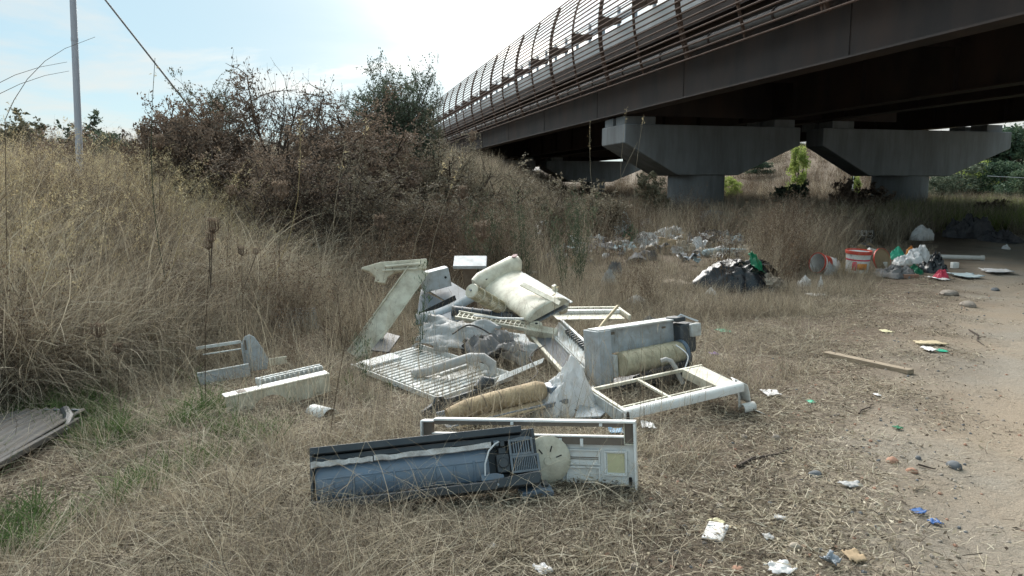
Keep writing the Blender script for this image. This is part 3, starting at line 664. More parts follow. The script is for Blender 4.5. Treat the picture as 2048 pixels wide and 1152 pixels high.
# 7 tan roller on a grey pan
O, X = at(905, 842, 4.55), at(1118, 792, 4.85)
t, lx, _ = ac('insulated_roller', 'grey base pan carrying a long tan insulation roller', 'air conditioner', O, X, at(900, 800, 5.0))
part('pan', MB().prism([(-.13, -.02), (-.13, .012), (-.11, .012), (-.09, -.006), (.10, -.006), (.125, .035), (.14, .035), (.11, -.02)], -.06, lx * 1.02, 'x'), M['slateg'], t, bevel=.003)
part('roller', MB().tube([(-.03, .0, .04), (.1, .0, .055), (lx * .4, .0, .062), (lx * .80, .0, .066), (lx * .86, .0, .064)], [.045, .062, .066, .068, .052], 24), M['tan'], t, ang=60)
part('roller_skin', MB().grid(lambda u, v: (-.02 + lx * .8 * u, -.05 - .10 * v + .006 * math.sin(u * 9), .015 - .02 * v * v), 14, 4), M['tan'], t, solid=.006)
part('end_bracket', MB().box(lx * .88, lx * .98, -.07, .07, .0, .09).tube([(lx * .86, 0, .06), (lx * 1.0, 0, .06)], .03, 12), M['slate'], t, bevel=.008)
for i in range(5): part('seam', MB().tube([(lx * (.12 + .15 * i) + .002 * j, .068 * math.cos(R(20 + 32 * j)), .062 + .068 * math.sin(R(20 + 32 * j))) for j in range(6)], .002, 5), M['brown'], t)
O, X = at(842, 834, 4.75), at(962, 790, 5.05)
t, lx, _ = ac('fan_bracket', 'black moulded bracket in front of the slatted pale panel', 'plastic part', O, X, O + Vector((0, .2, .5)))
part('arm', MB().prism([(0, 0), (.12, -.01), (.22, .02), (lx, .02), (lx + .01, .05), (.24, .055), (.16, .07), (.02, .035)], -.03, .03, 'z'), M['dark'], t, bevel=.006)
part('hook', MB().tube([(.10, .05, .03), (.13, .085, .035), (.17, .075, .035), (.18, .04, .03)], .014, 8), M['dark'], t)
part('cup', MB().tube([(lx - .02, .05, 0), (lx + .05, .08, 0), (lx + .12, .06, 0)], [.03, .045, .03], 12), M['dark'], t)

# 8 slatted pale panel lying flat, white side lip, grey hose
O, X, Y = at(884, 800, 5.12), at(1022, 752, 5.55), at(766, 712, 6.25)
t, lx, ly = ac('slatted_panel', 'pale grey slatted air conditioner panel lying flat in the grass', 'air conditioner panel', O, X, Y)
lx *= 1.02
part('tray', MB().box(0, lx, 0, ly, -.03, -.02), M['pale'], t)
part('side_lip', MB().box(-.0, lx, -.012, .0, -.03, .035).box(-.012, .0, .0, ly, -.03, .012).box(lx, lx + .012, .0, ly, -.03, .02), M['white'], t, bevel=.004)
part('lip_slot', MB().box(lx * .50, lx * .53, -.0135, -.0121, -.012, .02), M['rubber'], t)
me = MB().box(.03, lx - .04, -.019, .019, -.019, .002).mesh('slat')
ns_ = int(ly / .062)
for i in range(ns_):
    y = .06 + i * .062
    if i in (5, 6): 
        o = part('slat', MB().box(.03, lx * .45, -.019, .019, -.019, .002), M['white'], t); o.location.y = y; continue
    o = part('slat', me, M['pale'], t, bevel=.003); o.location.y = y
part('end_block', MB().box(.05, lx * .55, ly - .20, ly - .03, .004, .02), M['white'], t, bevel=.004)
part('dark_recess', MB().box(lx * .40, lx * .80, .05, .10, .0025, .006), M['rubber'], t)
hp = [at(826, 748, 5.65), at(858, 742, 5.62), at(900, 728, 5.6), at(940, 715, 5.6), at(966, 715, 5.62), at(985, 728, 5.62), at(986, 746, 5.6), at(970, 752, 5.58)]
o0 = hp[0].copy()
single('pipe_insulation', MB().tube([q - o0 for q in hp], [.036] * 6 + [.034, .03], 14), M['hose'], 'thick grey insulated pipe curling over the slatted pale panel', 'hose', Matrix.Translation(o0), GP)

# 9 cream cover shaped like a seven
O, X = at(716, 712, 6.55), at(838, 540, 7.05)
t, lx, _ = ac('air_conditioner_cover', 'long cream plastic cover leaning upright with hooked top like a seven', 'air conditioner cover', O, X, O + (X - O).cross(Vector((.25, .9, .35))).normalized())
part('cover_strip', MB().prism([(-.005, -.035), (0, 0), (.03, .010), (.15, .010), (.185, 0), (.192, -.04), (.186, -.04), (.178, -.004), (.012, -.004), (.003, -.035)], -.02, lx + .02, 'x', Matrix.Rotation(R(180), 4, 'X') @ Matrix.Translation((0, -.10, 0))), M['cream'], t, ang=30)
e = at(846, 528, 7.05); h = at(738, 545, 7.1); me_ = t.matrix_world.inverted()
q = [me_ @ at(*a, 7.08) for a in ((852, 520), (760, 527), (722, 538), (722, 541), (737, 546), (750, 556), (748, 566), (770, 571), (775, 556), (790, 548), (815, 544), (852, 540))]
zav = 0
vs = [tuple(p) for p in q] + [tuple(p + Vector((0, 0, .05))) for p in q]; n = len(q)
part('top_arm', MB().add(vs, [tuple(range(n)), tuple(range(n, 2*n))[::-1]] + [(i, n+i, n+(i+1)%n, (i+1)%n) for i in range(n)]), M['cream'], t, bevel=.006)
for i in range(6):
    part('vent_notch', MB().box(.06 + i * .055, .085 + i * .055, .05, .075, .0102, .0130, Matrix.Rotation(R(180), 4, 'X') @ Matrix.Translation((0, -.10, 0))), M['brown'], t)
a0, a1 = me_ @ at(770, 533, 7.02), me_ @ at(845, 527, 7.0)
part('stiffening_rib', MB().tube([a0, a1], .012, 6), M['cream'], t); part('stiffening_rib', MB().tube([me_ @ at(765, 541, 7.02), me_ @ at(835, 537, 7.0)], .010, 6), M['cream'], t)

# 10 grey box and tray beside it
O, X = at(846, 582, 7.35), at(898, 568, 7.45)
t, lx, _ = ac('grey_housing', 'pale grey box housing with open tray beside top of the cream cover', 'air conditioner part', O, X, O + Vector((.03, -.05, 1)))
part('end_box', MB().box(0, lx, .0, .19, -.02, .10), M['grey'], t, bevel=.006)
part('port', MB().tube([(lx * .82, .10, .1005), (lx * .82, .10, .104)], .012, 12), M['rubber'], t)
i = t.matrix_world.inverted()
def patch(name, pts, m, thick=.008):
    """flat quad piece through four points, with real thickness"""
    q = [i @ at(*p) for p in pts]; nrm = (q[1] - q[0]).cross(q[2] - q[0]).normalized() * thick; n = len(q)
    vs = [tuple(p) for p in q] + [tuple(p + nrm) for p in q]
    return part(name, MB().add(vs, [tuple(range(n))[::-1], tuple(range(n, 2*n))] + [(a, (a+1)%n, n+(a+1)%n, n+a) for a in range(n)]), m, t, bevel=.003)
patch('tray_wall', ((842, 572, 7.5), (900, 562, 7.6), (938, 585, 7.4), (905, 610, 7.2)), M['slateg'])
patch('tray_floor', ((838, 615, 7.1), (842, 578, 7.4), (905, 612, 7.2), (850, 645, 6.9)), M['slateg'])
patch('dark_gasket', ((832, 628, 6.95), (910, 590, 7.15), (913, 600, 7.14), (832, 638, 6.94)), M['rubber'], .02)
patch('left_flap', ((832, 640, 6.9), (840, 590, 7.2), (848, 592, 7.2), (845, 640, 6.9)), M['slateg'])
# its curved pale lip
lip = [(832, 640, 6.85), (870, 632, 6.88), (905, 618, 6.92), (935, 600, 6.97), (962, 585, 7.02)]
vs = []
for (a, b_, d) in lip: vs += [tuple(i @ at(a, b_ - 12, d + .05)), tuple(i @ at(a, b_ + 10, d))]
part('curved_lip', MB().add(vs, [(2*j, 2*j+1, 2*j+3, 2*j+2) for j in range(4)]), M['grey'], t, solid=.012, ang=60)

# 11 grey channel at the back
O, X = at(906, 532, 7.9), at(972, 532, 7.9)
t, lx, _ = ac('metal_channel', 'pale blue-grey metal channel piece topmost at back of the heap', 'metal part', O, X, O + Vector((0, .3, .12)))
part('top_face', MB().box(0, lx, .0, .24, -.012, .0), M['grey'], t, bevel=.002)
part('front_flange', MB().box(0, lx, -.004, .003, -.035, -.0125), M['grey'], t, bevel=.002)
part('end_flange', MB().prism([(0.0, -.0125), (.24, -.0125), (.22, -.09), (.05, -.09)], lx - .004, lx + .003, 'x'), M['slateg'], t)
part('leg', MB().box(.10, lx * .7, .06, .10, -.55, -.0125), M['brown'], t, bevel=.003)

# 12 cream unit with red mark, cylinder fan below it
O, X, Y = at(957, 566, 7.25), at(1056, 634, 6.40), at(1022, 528, 7.45)
t, lx, ly = ac('cream_air_conditioner', 'cream air conditioner body with rounded end cap and dark red mark', 'air conditioner', O, X, Y)
def body(u, v):
    a = math.pi * (.02 + .96 * v)
    return (.05 + (lx - .05) * u, ly * .5 - ly * .52 * math.cos(a), -.06 + .085 * math.sin(a))
part('front_cover', MB().grid(body, 14, 18), M['cream'], t, solid=.006, ang=60)
part('end_cap', MB().tube([(.03, -.035, -.02), (.03, -.02, -.0), (.03, .03, .012), (.03, ly - .02, .02), (.03, ly + .035, .01), (.03, ly + .05, 0)], [.05, .085, .098, .098, .085, .05], 20), M['cream'], t, ang=50)
part('lower_end_plate', MB().prism([(ly * .5 - ly * .50 * math.cos(math.pi * k2 / 14), -.062 + .083 * math.sin(math.pi * k2 / 14)) for k2 in range(15)], lx - .012, lx - .004, 'x'), M['cream'], t)
part('red_mark', MB().tube([(.045, ly + .02, .112), (.045, ly + .02, .118)], .03, 16), M['dred'], t)
part('side_rail', MB().box(.08, lx, ly * 1.0, ly * 1.0 + .02, -.07, -.045).box(.10, lx, ly + .022, ly + .05, -.085, -.075), M['pale'], t, bevel=.003)
part('cap_screw', MB().tube([(.115, .05, .055), (.115, .05, .062)], .010, 10), M['brown'], t)
part('under_tray', MB().box(.10, lx, .02, ly - .02, -.10, -.09), M['slateg'], t)
part('catch', MB().box(lx * .70, lx * .74, ly + .02, ly + .06, -.06, .0), M['cream'], t, bevel=.004)

c0, c1 = at(944, 582, 6.50), at(1030, 632, 6.95)
Mx, lx, _ = frame(c0, c1, c0 + Vector((0, 0, 1)))
t = thing('cylinder_fan', 'cream cylindrical blower fan with ringed fins under the cream body', 'fan', Mx, GP)
part('end_disc', MB().tube([(-.012, 0, 0), (0, 0, 0)], [.064, .068], 28), M['cream'], t)
part('axle', MB().tube([(-.03, 0, 0), (-.0125, 0, 0)], .009, 10), M['galv'], t)
part('disc_rim', MB().tube([(-.0135, 0, 0), (-.0125, 0, 0)], .05, 28), M['cream'], t)
me = MB().box(0, lx, .052, .064, -.0015, .0015).mesh('fin')
for a in range(26):
    o = part('fin', me, M['drum'], t); o.rotation_euler = (2 * math.pi * a / 26, 0, 0)
for j in range(1, 7):
    part('ring', MB().tube([(lx * j / 6.2 - .004, 0, 0), (lx * j / 6.2, 0, 0)], .067, 28), M['cream'], t)

c0, c1 = at(905, 622, 6.85), at(1068, 640, 6.72)
Mx, lx, _ = frame(c0, c1, c0 + Vector((0, 0, 1)))
t = thing('cylinder_fan', 'dark blue cylindrical blower fan lying behind the cream grille', 'fan', Mx, GP)
part('core', MB().tube([(0, 0, 0), (lx, 0, 0)], .05, 20), M['dark'], t)
for j in range(9): part('ring', MB().tube([(lx * j / 8.2, 0, 0), (lx * j / 8.2 + .006, 0, 0)], .056, 24), M['slate'], t)

# 13 cream grille and bracket
O, X = at(910, 634, 6.62), at(1112, 668, 6.35)
t, lx, _ = ac('louvre_grille', 'long cream louvre grille with solid right end laid across the heap', 'grille', O, X, at(905, 612, 6.8))
part('front_rail', MB().box(0, lx * .72, -.012, .008, -.02, .012), M['cream'], t, bevel=.003)
part('back_rail', MB().box(0, lx * .80, .085, .10, -.01, .014), M['cream'], t, bevel=.003)
part('mid_rail', MB().box(0.01, lx * .72, .045, .053, -.008, .004), M['cream'], t)
me = MB().box(-.005, .005, .009, .084, -.01, .008).mesh('crossbar')
for j in range(15): o = part('crossbar', me, M['cream'], t); o.location.x = .02 + j * lx * .047
part('end_block', MB().box(lx * .70, lx, -.02, .075, -.055, .012), M['cream'], t, bevel=.006)
part('half_disc', MB().prism([(lx * .80 + .055 * math.cos(R(a)), .02 + .06 * math.sin(R(a))) for a in range(0, 181, 15)], .012, .05, 'z'), M['cream'], t)
part('axle_hole', MB().tube([(lx * .80, .035, .0502), (lx * .80, .035, .053)], .013, 12), M['rubber'], t)
part('white_lath', MB().tube([(lx * .18, .03, .03), (lx * .45, .045, .035), (lx * .74, .09, .055)], .011, 6), M['white'], t)

O, X = at(1032, 628, 6.75), at(1132, 606, 6.85)
t, lx, _ = ac('cream_bracket', 'thin cream bracket bar with solid end above the louvre grille', 'plastic part', O, X, O + Vector((0, .3, .4)))
part('bar', MB().box(0, lx * .85, .0, .018, -.006, .01), M['cream'], t, bevel=.003)
part('bar', MB().box(lx * .35, lx * .85, -.075, -.06, -.006, .01), M['cream'], t, bevel=.003)
part('end_piece', MB().prism([(lx * .82, -.09), (lx * .98, -.08), (lx + .02, -.02), (lx, .03), (lx * .84, .03)], -.04, .02, 'z'), M['cream'], t, bevel=.006)

# 15 long coil trays sloping to the front right
O, X, Y = at(1060, 668, 6.55), at(1136, 752, 5.55), at(1112, 640, 6.75)
t, lx, ly = ac('coil_tray', 'long grey finned coil tray sloping down towards the white bag', 'air conditioner coil', O, X, Y)
part('left_rail', MB().box(0, lx * .98, -.03, .0, -.02, .025), M['cream'], t, bevel=.004)
part('floor', MB().box(0, lx, .001, ly - .001, -.03, -.022), M['slateg'], t)
part('mid_rail', MB().box(0, lx, ly * .46, ly * .46 + .014, -.021, .02), M['pale'], t, bevel=.002)
part('right_rail', MB().box(0, lx * 1.03, ly, ly + .022, -.025, .05), M['white'], t, bevel=.003)
me = MB().box(-.002, .002, .004, ly * .455, -.0215, .006).mesh('coil_fin'); nf = 46
for j in range(nf): o = part('coil_fin', me, M['galv'], t); o.location.x = lx * (j + .5) / nf
me = MB().grid(lambda u, v: (lx * u, ly * (.50 + .46 * v), -.02 + .05 * (2 * v - 1) ** 2), 6, 8)
part('curved_liner', me, M['pale'], t, solid=.004, ang=60)
me = MB().box(-.004, .004, ly * .86, ly - .002, -.005, .044).mesh('liner_tooth')
for j in range(16): o = part('liner_tooth', me, M['dark'], t); o.location.x = lx * (.25 + j * .045)

# 16 sheets and black rubbish in the middle
i0 = at(912, 690, 6.35)
sheet('foil_sheet', 'large torn whitish insulation sheet draped below the cream grille', 'sheet', at(914, 680, 6.35), .80, .42, M['film'], 3.1, -22, 38, 6, .075, .35, -.06, .006)
sheet('grey_sheet', 'rumpled grey-brown sheet drooping to the right of the torn whitish sheet', 'sheet', at(1028, 706, 6.1), .42, .34, M['film'], 8.4, -40, 32, 18, .06, .4, -.05, .006)
for k_, (a, b_, d, s) in enumerate(((970, 700, 6.15, .10), (1000, 690, 6.2, .09), (948, 692, 6.2, .08))):
    single('black_scrap', crumple_mesh('black_scrap', (s * 1.2, s, s * 1.5), 2.2 + k_ * 1.7, 3, .8, 2.2), M['rubber'],
           ('twisted black plastic lump in the middle of the heap', 'black plastic shred standing right of the twisted black lump', 'small black plastic scrap at the tear of the whitish sheet')[k_], 'plastic scrap', yaw(at(a, b_ + 14, d), 40 * k_), None, ang=20)
sheet('grey_rag', 'dark crumpled rag on the ground below the grey-brown sheet', 'rag', at(985, 712, 5.95), .5, .4, M['rag'], 5.5, 10, 10, 0, .10, .45, 0, .008)

# 17 rear cream frame lying behind
O, X, Y = at(1112, 642, 7.2), at(1262, 640, 7.4), at(1118, 605, 7.9)
t, lx, ly = ac('rear_casing', 'flat cream frame lying in the grass behind the coil tray', 'air conditioner casing', O, X, Y)
ly = .30
part('back_rail', MB().box(0, lx, ly, ly + .03, .0, .05), M['cream'], t, bevel=.004)
part('inner_rail', MB().box(0, lx * .95, ly - .10, ly - .055, .01, .045), M['white'], t, bevel=.003)
part('side_rail', MB().box(lx - .03, lx, 0, ly - .001, .0, .05), M['cream'], t, bevel=.004)
part('back_sheet', MB().box(.02, lx * .93, .02, ly - .11, .0, .01), M['cream'], t)
me = MB().box(-.004, .004, ly - .055, ly, .015, .04).mesh('divider')
for j in range(8): o = part('divider', me, M['brown'], t); o.location.x = lx * (.08 + .11 * j)
a, b_ = at(1178, 684, 6.2), at(1236, 612, 6.7)
single('wood_lath', MB().tube([Vector((0,0,0)), (b_ - a) * .5 + Vector((0,0,.01)), b_ - a], .015, 5), M['lath'], 'thin pale lath leaning in the grass left of grey chassis', 'lath', a)

# loose broken pieces that fill the heap
def slab(name, label, cat, pts, m, th=.012, bevel=.002):
    q = [at(*p) for p in pts]; o = q[0]; nrm = (q[1] - q[0]).cross(q[2] - q[0]).normalized() * th; q = [p - o for p in q]; n = len(q)
    vs = [tuple(p) for p in q] + [tuple(p + nrm) for p in q]
    return single(name, MB().add(vs, [tuple(range(n))[::-1], tuple(range(n, 2*n))] + [(a, (a+1)%n, n+(a+1)%n, n+a) for a in range(n)]), m, label, cat, Matrix.Translation(o), GP, bevel=bevel)
slab('plastic_fragment', 'pale blue-grey broken panel propped between white bag and casing frame', 'plastic piece', ((1150, 838, 4.60), (1200, 836, 4.62), (1226, 815, 4.75), (1190, 800, 4.85), (1158, 812, 4.75)), M['grey'])
slab('plastic_fragment', 'grey plastic strip lying left of the slatted panel', 'plastic piece', ((742, 742, 5.95), (792, 776, 5.5), (806, 770, 5.55), (760, 733, 6.05)), M['slateg'])
slab('plastic_fragment', 'long cream strip lying on right edge of the cream body', 'plastic piece', ((1040, 572, 6.75), (1118, 612, 6.45), (1122, 604, 6.48), (1048, 565, 6.8)), M['cream'])
slab('plastic_fragment', 'white angled strip between slatted panel and coil tray', 'plastic piece', ((990, 768, 5.35), (1082, 728, 5.75), (1086, 718, 5.8), (1000, 752, 5.45)), M['white'], .02)
slab('plastic_fragment', 'pale ragged shard under the cream strip at centre', 'plastic piece', ((1000, 662, 6.3), (1050, 668, 6.2), (1064, 690, 6.1), (1030, 704, 6.0), (1006, 690, 6.1)), M['pale'])
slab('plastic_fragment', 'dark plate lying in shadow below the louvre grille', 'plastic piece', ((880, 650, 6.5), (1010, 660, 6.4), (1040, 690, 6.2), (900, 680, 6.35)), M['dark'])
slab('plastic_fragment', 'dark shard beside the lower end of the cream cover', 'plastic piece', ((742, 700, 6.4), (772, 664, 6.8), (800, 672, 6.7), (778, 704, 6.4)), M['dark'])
slab('plastic_fragment', 'grey shard tucked behind curved pale lip', 'plastic piece', ((868, 636, 6.8), (930, 612, 6.95), (950, 632, 6.8), (890, 650, 6.7)), M['slateg'])
slab('plastic_fragment', 'small white tab on ground by the foot of the chassis', 'plastic piece', ((1186, 770, 5.3), (1206, 790, 5.15), (1196, 796, 5.1), (1176, 778, 5.25)), M['white'])
def loose_wire(label, pts, m, r=.005):
    q = [at(*p) for p in pts]; o = q[0].copy(); P = []
    for i in range(len(q) - 1):
        a, b_, c_, d_ = q[max(i-1, 0)], q[i], q[i+1], q[min(i+2, len(q)-1)]
        for k2 in range(6):
            t_ = k2 / 6; P.append(.5 * ((2*b_) + (c_ - a)*t_ + (2*a - 5*b_ + 4*c_ - d_)*t_*t_ + (3*b_ - a - 3*c_ + d_)*t_**3) - o)
    P.append(q[-1] - o)
    single('loose_cable', MB().tube(P, r, 7), m, label, 'cable', Matrix.Translation(o))
loose_wire('black cable looping over the torn whitish sheet', ((905, 668, 6.2), (940, 650, 6.3), (985, 672, 6.2), (1000, 705, 6.0), (960, 715, 5.95)), M['rubber'], .007)
loose_wire('thin white cable hanging from the grey chassis motor', ((1352, 690, 5.6), (1376, 712, 5.5), (1370, 745, 5.4), (1400, 762, 5.4)), M['cable'])
loose_wire('black cable trailing from the coil tray to the white bag', ((1090, 690, 6.0), (1060, 712, 5.8), (1075, 745, 5.5), (1050, 768, 5.3)), M['rubber'])

# 19 left cream casing
O, X = at(450, 796, 4.80), at(658, 748, 5.22)
t, lx, _ = ac('cream_casing', 'long low cream casing half buried in grass, arch cut in its side', 'air conditioner casing', O, X, O + Vector((-.2, .6, .06)))
part('top_face', MB().box(0, lx, .0, .075, .0, .008), M['white'], t, bevel=.003)
prof = [(0, -.004), (0, -.15), (lx * .26, -.15)] + [(lx * .40 - .12 * math.cos(R(a)), -.15 + .10 * math.sin(R(a))) for a in range(20, 181, 20)] + [(lx, -.13), (lx, -.004)]
part('side_face', MB().prism(prof, -.008, -.001, 'y'), M['cream'], t, bevel=.002)
part('edge_roll', MB().tube([(0, -.004, .002), (lx, -.004, .002)], .008, 8), M['cream'], t)
part('dirt_patch', MB().box(lx * .12, lx * .20, .01, .06, .0082, .0105), M['brown'], t)
part('grille_rail', MB().box(lx * .35, lx, .12, .132, -.01, .03).box(lx * .35, lx, .16, .17, -.01, .03), M['pale'], t)
me = MB().box(-.004, .004, .10, .19, -.01, .024).mesh('grille_bar')
for j in range(14): o = part('grille_bar', me, M['pale'], t); o.location.x = lx * (.37 + .048 * j)
part('corner_post', MB().box(lx * .34, lx * .37, .09, .12, -.04, .05), M['pale'], t, bevel=.003)

O, X = at(492, 745, 5.9), at(535, 738, 5.95)
t, lx, _ = ac('grey_end_plate', 'grey-white casing end plate standing up in the grass behind cream casing', 'air conditioner casing', O, X, O + Vector((0, .12, 1)))
part('plate', MB().prism([(0, 0), (lx, 0), (lx + .02, .08), (lx * .95, .16), (lx * .62, .275), (lx * .40, .30), (.03, .29), (0, .25)], -.012, 0, 'z'), M['grey'], t, bevel=.005)
part('top_rail', MB().box(-.34, -.002, .24, .265, -.02, .004).box(-.30, -.002, .19, .20, -.02, .004), M['pale'], t, bevel=.003)
part('plate_flange', MB().box(-.004, .008, .0, .24, .001, .05), M['grey'], t, bevel=.003)
part('slot', MB().box(.02, .035, .18, .26, .0005, .003), M['brown'], t)
part('tail', MB().box(lx + .02, lx + .16, .02, .08, -.02, .0), M['cream'], t, bevel=.004)
O, X = at(398, 772, 5.6), at(502, 752, 5.75)
t, lx, _ = ac('grey_side_panel', 'flat grey panel strip lying left of grey-white end plate', 'air conditioner panel', O, X, O + Vector((0, .1, .9)))
part('strip', MB().box(0, lx, 0, .09, -.01, 0), M['grey'], t, bevel=.003)
part('strip_lip', MB().box(0, lx, .0905, .10, -.03, .004), M['pale'], t, bevel=.002)

# white cup on its side
c0, c1 = at(626, 826, 4.92), at(662, 838, 4.78)
Mx, lx, _ = frame(c0, c1, c0 + Vector((0,0,1)))
t = thing('white_pot', 'small white plastic pot on its side, brown mouth facing right', 'pot', Mx)
part('wall', MB().tube([(-.01, 0, 0), (0, 0, 0), (lx, 0, 0)], [.045, .06, .067], 24, False), M['white'], t, solid=.003)
part('bottom', MB().tube([(-.012, 0, 0), (-.008, 0, 0)], .046, 24), M['white'], t)
part('rusty_content', MB().tube([(lx - .05, 0, 0), (lx - .03, 0, 0)], .062, 20), M['rust'], t)
part('print', MB().tube([(.03, -.058, .02), (.04, -.0605, .005), (.034, -.0615, -.01), (.05, -.061, -.004)], .0018, 5), M['rubber'], t)

# mesh basket half hidden in the grass
O, X = gp(556, 668, -.03), gp(640, 664, -.03)
t, lx, _ = ac('plastic_grid', 'pale blue-grey plastic grid sheet half hidden in tall grass', 'plastic grid', O, X, O + Vector((-.05, .5, .6)))
part('sheet_back', MB().box(.14, lx, .04, .24, -.012, -.004), M['film'], t)
me = MB().box(0, lx, -.004, .004, -.003, .004).mesh('grid_bar')
for j in range(12): o = part('grid_bar', me, M['grey'], t); o.location.y = .02 + j * .024
me = MB().box(-.004, .004, 0, .29, .0045, .009).mesh('grid_bar')
for j in range(9): o = part('grid_bar', me, M['grey'], t); o.location.x = .02 + j * lx * .115

# weathered boards at the left edge
O, X, Y = at(-60, 985, 3.55), at(172, 850, 4.65), at(-190, 880, 4.3)
t, lx, ly = ac('weathered_roof_sheet', 'weathered grey corrugated sheet with curled dark end in the grass, far left', 'sheet', O, X, Y)
t['category'] = 'roof sheet'; del t['group']
part('corrugated_sheet', MB().grid(lambda u, v: (lx * u, .55 * v, .07 + .007 * math.sin(v * 60) + .03 * math.sin(v * 2.6) - .05 * v + .03 * u), 16, 60), M['weath'], t, solid=.008, ang=60)
part('curled_end', MB().tube([(lx * .74, -.02, .05), (lx * .86, .02, .095), (lx * .96, .10, .11), (lx * 1.02, .2, .07)], [.02, .03, .028, .01], 10), M['dark'], t)
part('end_flap', MB().grid(lambda u, v: (lx * (.96 + .14 * u), .02 + .22 * v, .11 - .10 * u * u), 8, 6), M['slateg'], t, solid=.006, ang=60)
part('edge_batten', MB().box(-.02, lx * .9, -.03, .0, .05, .085), M['weath'], t, bevel=.004)

crumple('sandy_sack', 'pale sandy sack lump sunk in the grass at lower left', 'sack', 288, 1010, 105, 34, M['sack'], 6.1, 1.2, 20, .45, 1.9, 4, None, None, -.03)
# ------------------------------------------------------------------ black bin bag
p = gp(1486, 585); s = proj(*p)[2] / F
t = thing('bin_bag', 'big black bin bag torn open at right with green lining showing', 'bin bag', Matrix.Translation(p + Vector((0, .35, -.02))))
def bagm(sx, sy, sz, seed, pk, sub=5): return dome_mesh('bag', (sx, sy, sz), seed, .17, 1.15, pk, 44, 80)
part('bag_body', bagm(.60, .44, .58, 2.6, None), M['black'], t, ang=70)
o = part('neck', dome_mesh('neck', (.24, .18, .30), 5.1, .3, 1.4), M['film'], t, ang=26); o.location = (-.40, -.05, 0)
o = part('torn_flap', sheet_mesh('flap', .62, .34, 3.3, .08, 16, .3, -.12), M['black'], t, solid=.004, ang=35); o.matrix_basis = yaw(Vector((.47, .08, .27)), 10, 20, 40)
o = part('green_lining', sheet_mesh('lining', .26, .36, 7.3, .04, 12, .2, -.03), M['green'], t, solid=.004, ang=35); o.matrix_basis = yaw(Vector((.22, -.16, .42)), 10, 42, 25)
o = part('filling', crumple_mesh('filling', (.24, .2, .24), 8.8, 4, .6, 2.3), M['beige'], t, ang=20); o.location = (.40, -.14, 0)
o = part('grey_insert', sheet_mesh('insert', .22, .16, 1.8, .02, 10, .2), M['rag'], t, solid=.01); o.matrix_basis = yaw(Vector((.52, -.08, .16)), -10, 50, 35)
o = part('lower_fold', dome_mesh('fold', (.28, .14, .13), 9.4, .5, 1.8), M['black'], t, ang=24); o.location = (.42, -.28, 0)

# ------------------------------------------------------------------ buckets
def lathe(mb, prof, n=28): 
    vs = []; fs = []; k = len(prof)
    for r, z in prof:
        for j in range(n): a = 2*math.pi*j/n; vs.append((r*math.cos(a), r*math.sin(a), z))
    for i in range(k-1):
        for j in range(n): q = (j+1)%n; fs.append((i*n+j, i*n+q, (i+1)*n+q, (i+1)*n+j))
    return mb.add(vs, fs)
p = gp(1713, 545); 
t = thing('paint_bucket', 'white plastic bucket with red rim and print, standing in the grass', 'bucket', yaw(p, 20, 4))
part('pail', lathe(MB(), [(0, .01), (.19, .01), (.205, .30), (.215, .385), (.20, .385), (.19, .30), (.175, .03), (0, .03)]), M['white'], t)
part('rim', lathe(MB(), [(.206, .35), (.226, .35), (.230, .40), (.224, .412), (.208, .41), (.206, .35)]), M['red'], t)
part('print_band', lathe(MB(), [(.203, .235), (.2055, .235), (.2065, .262), (.204, .262), (.203, .235)]), M['pink'], t)
def arcband(a0, a1, z0, z1, r): 
    return MB().grid(lambda u, v: (r * math.cos(a0 + (a1-a0)*u), r * math.sin(a0 + (a1-a0)*u), z0 + (z1-z0)*v), 8, 1)
part('printed_panel', arcband(R(225), R(275), .08, .19, .204), M['orange'], t, solid=.002)
part('printed_panel', arcband(R(200), R(222), .06, .22, .204), M['pink'], t, solid=.002)
part('handle', MB().tube([(.22*math.cos(a), -.02 - .06*math.sin(a), .37 - .14*math.sin(a)) for a in np.linspace(0, math.pi, 12)], .004, 6), M['galv'], t)
p = gp(1650, 548)
t = thing('paint_bucket', 'red and white bucket lying tipped over left of the upright bucket', 'bucket', yaw(p + Vector((0, .1, .17)), 25, 0, -80))
part('pail', lathe(MB(), [(0, -.17), (.15, -.17), (.175, .15), (.165, .15), (.145, -.15), (0, -.15)]), M['white'], t)
part('print_band', lathe(MB(), [(.158, -.06), (.1605, -.06), (.172, .12), (.169, .12), (.158, -.06)]), M['red'], t)
part('rim', lathe(MB(), [(.174, .13), (.188, .13), (.188, .16), (.174, .16), (.174, .13)]), M['red'], t)
p = gp(1762, 540)
t = thing('bucket_lid', 'round brownish bucket lid standing on edge right of the white bucket', 'lid', yaw(p + Vector((0, 0, .19)), 25, 78))
part('disc', lathe(MB(), [(0, -.008), (.19, -.008), (.205, -.012), (.21, .015), (.20, .018), (.19, .0), (0, .0)]), M['card'], t)
part('rim', lathe(MB(), [(.2105, -.012), (.216, -.012), (.216, .02), (.2105, .02), (.2105, -.012)]), M['red'], t)

